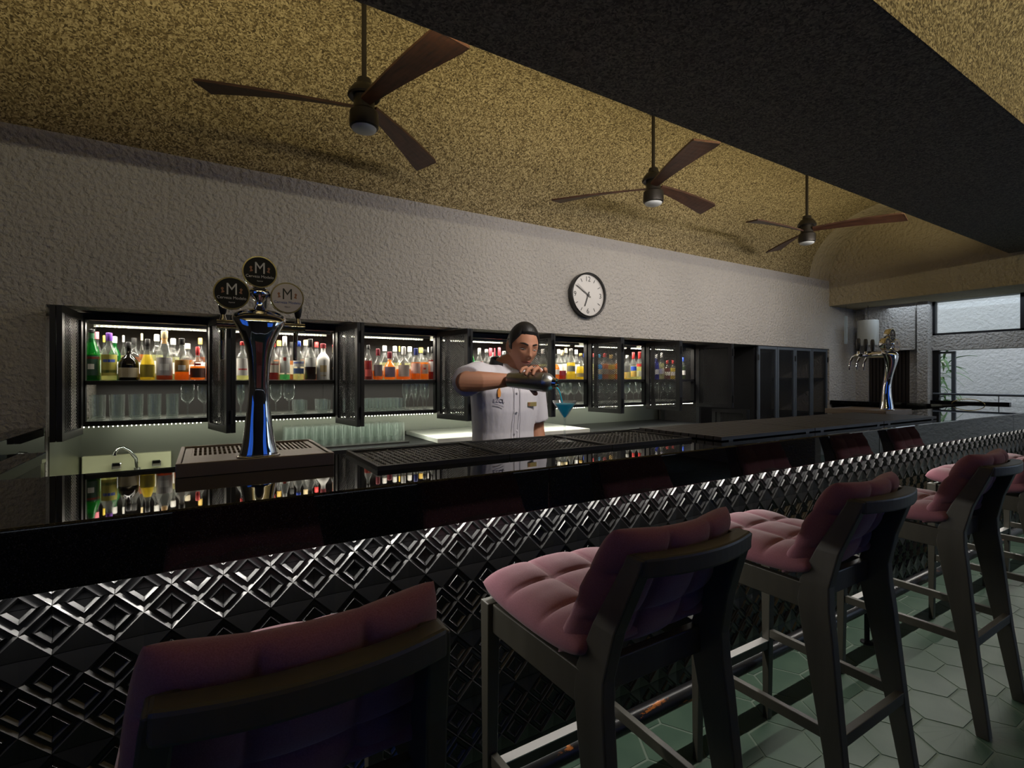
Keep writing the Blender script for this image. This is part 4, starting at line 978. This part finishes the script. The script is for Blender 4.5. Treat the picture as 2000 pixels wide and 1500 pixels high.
# left hand, relaxed, below the counter line
body.tube([WL,WL+Vector((0,-.02,-.045)),WL+Vector((0,-.03,-.09))],[.026,.036,.034],14,flat=.5,upv=(1,0,0))
for k in range(4): 
    b0=WL+Vector((0,-.055+.019*k,-.085)); body.tube([b0,b0+Vector((-.004,-.004,-.04)),b0+Vector((-.018,-.006,-.07-.005*(k in(1,2))))],[.0095,.0085,.007],10)
body.tube([WL+Vector((-.005,-.04,-.03)),WL+Vector((-.02,-.065,-.06)),WL+Vector((-.022,-.07,-.085))],[.013,.011,.008],10)
bo=obj('body',body,M['skin'],per,smooth=True); remesh(bo,.0032,3,.5)
# shirt
sh=MB()
sh.loft([((0,.02,.80),.172,.125),((0,.02,.90),.168,.122),((0,.02,1.00),.160,.115),((0,.02,1.10),.158,.112),((0,.012,1.20),.166,.118),((0,.01,1.29),.174,.118),((0,.012,1.345),.168,.105),((0,.014,1.385),.135,.085),((0,.014,1.415),.085,.068),((0,.012,1.43),.062,.060)],30,2.35)
sh.tube([(-.08,.01,1.35),SR+Vector((.0,0,.003)),SR.lerp(EL,.45),SR.lerp(EL,.86)],[.072,.072,.069,.068],22)
sh.tube([(.08,.01,1.35),SL+Vector((0,0,.003)),SL.lerp(EL2,.5),SL.lerp(EL2,.84)],[.072,.070,.066,.067],22)
so=obj('shirt',sh,M['shirt'],per,smooth=True); remesh(so,.006,4,.6)
def front(x,z): # shirt front surface y
    ry=.118 if z>1.15 else .114
    rx=.168; u=min(.97,abs(x)/rx); return .012-ry*(1-u**2.35)**(1/2.35)-.0035
co_=MB(); 
vs=[];fs=[]
for i in range(25):
    a=-PI*.80+PI*1.6*i/24+PI/2   # opening at the front
    ca,sa=math.cos(a),math.sin(a)
    for r_,z_,o_ in ((.066,1.405,0),(.062,1.452,.0),(.066,1.455,0),(.080,1.412,0)):
        fz=-.030*max(0,-sa)
        vs.append((r_*ca+.0,.012+r_*.98*sa-.004,z_+fz+.012*max(0,sa)))
for i in range(24):
    for k in range(4): k2=(k+1)%4; fs.append((i*4+k,i*4+k2,(i+1)*4+k2,(i+1)*4+k))
fs+=[(0,3,2,1),(96,97,98,99)]
obj('collar',co_.add(vs,fs),M['collar'],per,smooth=True,auto=50)
# placket, buttons, badge, embroidery
pk=MB()
for dx in (-.016,.016):
    zs=[.86+.54*i/20 for i in range(21)]
    pts=[(dx,front(dx,z)-.0005+(.012 if z>1.36 else 0)*(z-1.36)/.03,z) for z in zs]
    pk.tube(pts,.0011,6)
obj('placket_seam',pk,M['seam'],per,smooth=True)
for z in (.93,1.02,1.11,1.20,1.29): obj('button',MB().lathe([(.005,0),(.0055,.0015),(.004,.0025)],12,(0,0,0),M4=Matrix.Translation((0,front(0,z)-.001,z))@Matrix.Rotation(R(90),4,'X')),M['shirt'],per)
bd=obj('name_badge',MB().box((.055,-.1145,1.222),(.108,-.111,1.243)),M['badge'],per,bevel=.001,rot=(0,0,R(5)),loc=(0,.004,0))
obj('badge_emblem',MB().box((.057,-.1155,1.225),(.067,-.1144,1.240)),M['brown'],bd)
text('badge_lettering','DANIEL'[:0]+'- - - -',.009,(.087,-.1148,1.2325),(R(90),0,0),M['brown'],bd)
em=MB(); q=[(-.098,1.272),(-.090,1.268),(-.084,1.275),(-.083,1.292),(-.087,1.312),(-.094,1.312),(-.099,1.294)]
yy=front(-.09,1.28)-.002
em.add([(x,yy,z) for x,z in q]+[(x,yy+.004,z) for x,z in q],[tuple(range(7)),tuple(range(13,6,-1))]+[(i,i+7,(i+1)%7+7,(i+1)%7) for i in range(7)])
obj('flame_emblem',em,M['orange'],per)
text('shirt_lettering','EZCL',.024,(-.092,front(-.1,1.25)-.0005,1.252),(R(90),0,R(-24)),M['navy'],per,ext=.001)
obj('shirt_swoosh',MB().tube([(-.113,front(-.113,1.24)-.003,1.238),(-.095,front(-.095,1.24)-.003,1.234),(-.072,front(-.072,1.23)-.003,1.224)],.0012,6),M['navy'],per)
# trousers, shoes
tr=MB(); tr.loft([((0,.02,.74),.165,.12),((0,.02,.85),.160,.115),((0,.02,.95),.15,.105)],24,2.3)
for s_ in (-1,1): tr.tube([(s_*.085,.02,.85),(s_*.09,.01,.65),(s_*.095,.01,.45),(s_*.095,.03,.2),(s_*.095,.035,.05)],[.105,.092,.075,.066,.062],18)
to=obj('trousers',tr,M['collar'],per,smooth=True); remesh(to,.01,3)
for s_ in (-1,1): obj('shoe',MB().loft([((s_*.098,-.04,.0),.048,.14),((s_*.098,-.04,.03),.05,.142),((s_*.098,-.02,.06),.045,.11),((s_*.097,.02,.09),.042,.06)],20,2.4),M['black'],per,smooth=True,auto=50)
# hair: shell over the skull with a shaped hairline
def hairmask(th,ph):
    p=head_pt(th,ph); x,y,z=p; a=abs(th)
    if a<.75: lim=.074+.003*math.cos(a*3)
    elif a<1.25: lim=.072+(a-.75)/.5*(.020-.072)
    elif a<1.62: lim=.0-.012 if a<1.50 else .01
    else: lim=.03 if a<1.8 else .03+(a-1.8)/.5*(-.060-.03) if a<2.3 else -.06
    return z-lim
hb=MB(); nt,npn=160,120; idx={}; vs=[]; fs=[]
def hv(i,j,k):
    key=(i%nt,j,k)
    if key not in idx:
        th=2*PI*(i%nt)/nt-PI; ph=-PI/2+PI*j/npn; m_=hairmask(th,ph)
        off=-.002 if k==0 else .0022+min(.004,max(0,m_)*.2)+.009*max(0,math.sin(ph))**1.5+.0005*math.sin(th*60)*math.cos(ph)
        if k==1: off=-.002+(off+.002)*min(1,.25+max(0,m_)/.012)
        idx[key]=len(vs); vs.append(HM@head_pt(th,ph,off))
    return idx[key]
cellin={}
for j in range(npn):
    for i in range(nt):
        th=2*PI*(i+.5)/nt-PI; ph=-PI/2+PI*(j+.5)/npn; cellin[(i,j)]=hairmask(th,ph)>0
for (i,j),v in cellin.items():
    if not v: continue
    fs.append((hv(i,j,1),hv(i+1,j,1),hv(i+1,j+1,1),hv(i,j+1,1)))
    for (di,dj),(a,b_) in {(0,-1):((0,0),(1,0)),(1,0):((1,0),(1,1)),(0,1):((1,1),(0,1)),(-1,0):((0,1),(0,0))}.items():
        jj=j+dj
        if jj<0 or jj>=npn: continue
        if not cellin[((i+di)%nt,jj)]:
            p=(i+a[0],j+a[1]);q=(i+b_[0],j+b_[1]); fs.append((hv(*p,0),hv(*q,0),hv(*q,1),hv(*p,1)))
obj('hair',hb.add(vs,fs),M['hair'],per,smooth=True)
def face(x,z,off=.001):
    # find surface point with given face x,z
    best=None
    ph=math.asin(max(-1,min(1,z/.117))); 
    k=1-.36*(max(0,min(1,(.02-z)/.135)))**1.3
    th=math.asin(max(-1,min(1,x/(.074*max(.2,math.cos(ph))*k))))
    return HM@(head_pt(th,ph)+Vector((0,-off,0)))
def strip(name,pts,wd,mt,off=.001):
    vs=[];fs=[]; n=len(pts)
    for (x,z),w_ in zip(pts,wd):
        for s_ in (-1,0,1): vs.append(face(x,z+s_*w_/2,off+(.0014 if s_==0 else 0)))
        vs.append(face(x,z,-.003))
    for i in range(n-1):
        o=i*4;p=o+4; fs+=[(o,p,p+1,o+1),(o+1,p+1,p+2,o+2),(o+2,p+2,p+3,o+3),(o,o+3,p+3,p)]
    fs+=[(0,1,2,3),(n*4-4,n*4-1,n*4-2,n*4-3)]
    return obj(name,MB().add(vs,fs),mt,per,smooth=True)
for s_ in (-1,1):
    strip('eyebrow',[(s_*(.012+.036*t),.0272+.0050*math.sin(t*2.6)) for t in (0,.2,.4,.6,.8,1)],[.0055,.0085,.0085,.0075,.0055,.002],M['hair'],.0012)
    strip('eye',[(s_*(.019+.025*t),.003+.0018*math.sin(t*PI)) for t in (0,.25,.5,.75,1)],[.001,.0026,.0032,.0026,.001],M['eye'],.0010)
    strip('iris',[(s_*.031+dx,.0030) for dx in (-.0062,-.003,0,.003,.0062)],[.0012,.0030,.0036,.0030,.0012],M['iris'],.0026)
    strip('eyelashes',[(s_*(.018+.028*t),.0058+.0030*math.sin(t*PI)) for t in (0,.25,.5,.75,1)],[.0012,.0016,.0018,.0018,.0014],M['hair'],.0024)
strip('upper_lip',[(-.025+.05*t,-.0565+.0012*math.cos((t-.5)*12)) for t in [i/8 for i in range(9)]],[.001,.0045,.006,.0068,.0062,.0068,.006,.0045,.001],M['lip'],.0004)
strip('lower_lip',[(-.023+.046*t,-.0650+.002*abs(2*t-1)) for t in [i/8 for i in range(9)]],[.001,.005,.007,.008,.0084,.008,.007,.005,.001],M['lip'],.0004)
strip('mouth_line',[(-.026+.052*t,-.0600+.0022*abs(2*t-1)**2) for t in [i/8 for i in range(9)]],[.0008,.0014,.0016,.0016,.0016,.0016,.0016,.0014,.0008],M['brown'],.0012)
# shaker and the pour
shk=thing('cocktail_shaker','brushed steel cocktail shaker tilted in the hand of the bartender','cocktail shaker',tuple(A0+Vector((BX,BY,0))))
Q=AX.to_track_quat('Z','Y').to_matrix().to_4x4()
L0=(A1-A0).length
obj('tin',MB().lathe([(.026,0),(.030,.002),(.032,.010),(.0405,.160),(.0412,.166),(.0412,.172)],40,M4=Q),M['shaker'],shk,smooth=True,auto=40)
obj('shoulder',MB().lathe([(.0400,.172),(.0395,.180),(.034,.196),(.026,.205),(.0225,.208)],40,M4=Q),M['shaker'],shk,smooth=True,auto=40)
obj('strainer_neck',MB().lathe([(.0215,.208),(.0205,.224),(.0185,.225),(.0185,.215)],32,M4=Q),M['chrome'],shk,smooth=True,auto=40)
tip=A0+AX*.222+Vector((BX,BY,0))-Vector((0,0,.018))
tgt=Vector((1.264-.012,1.648+.0,BT+.013+.157))
pts=[tip.lerp(tgt,t)+Vector((0,0,.016*math.sin(PI*t)))for t in [i/8 for i in range(9)]]
tag(obj('poured_stream',MB().tube(pts,[.0028,.0026,.0024,.0023,.0022,.0022,.0022,.0024,.003],8),M['blueliq'],smooth=True),'thin stream of blue liquid running from the shaker into the glass','liquid')
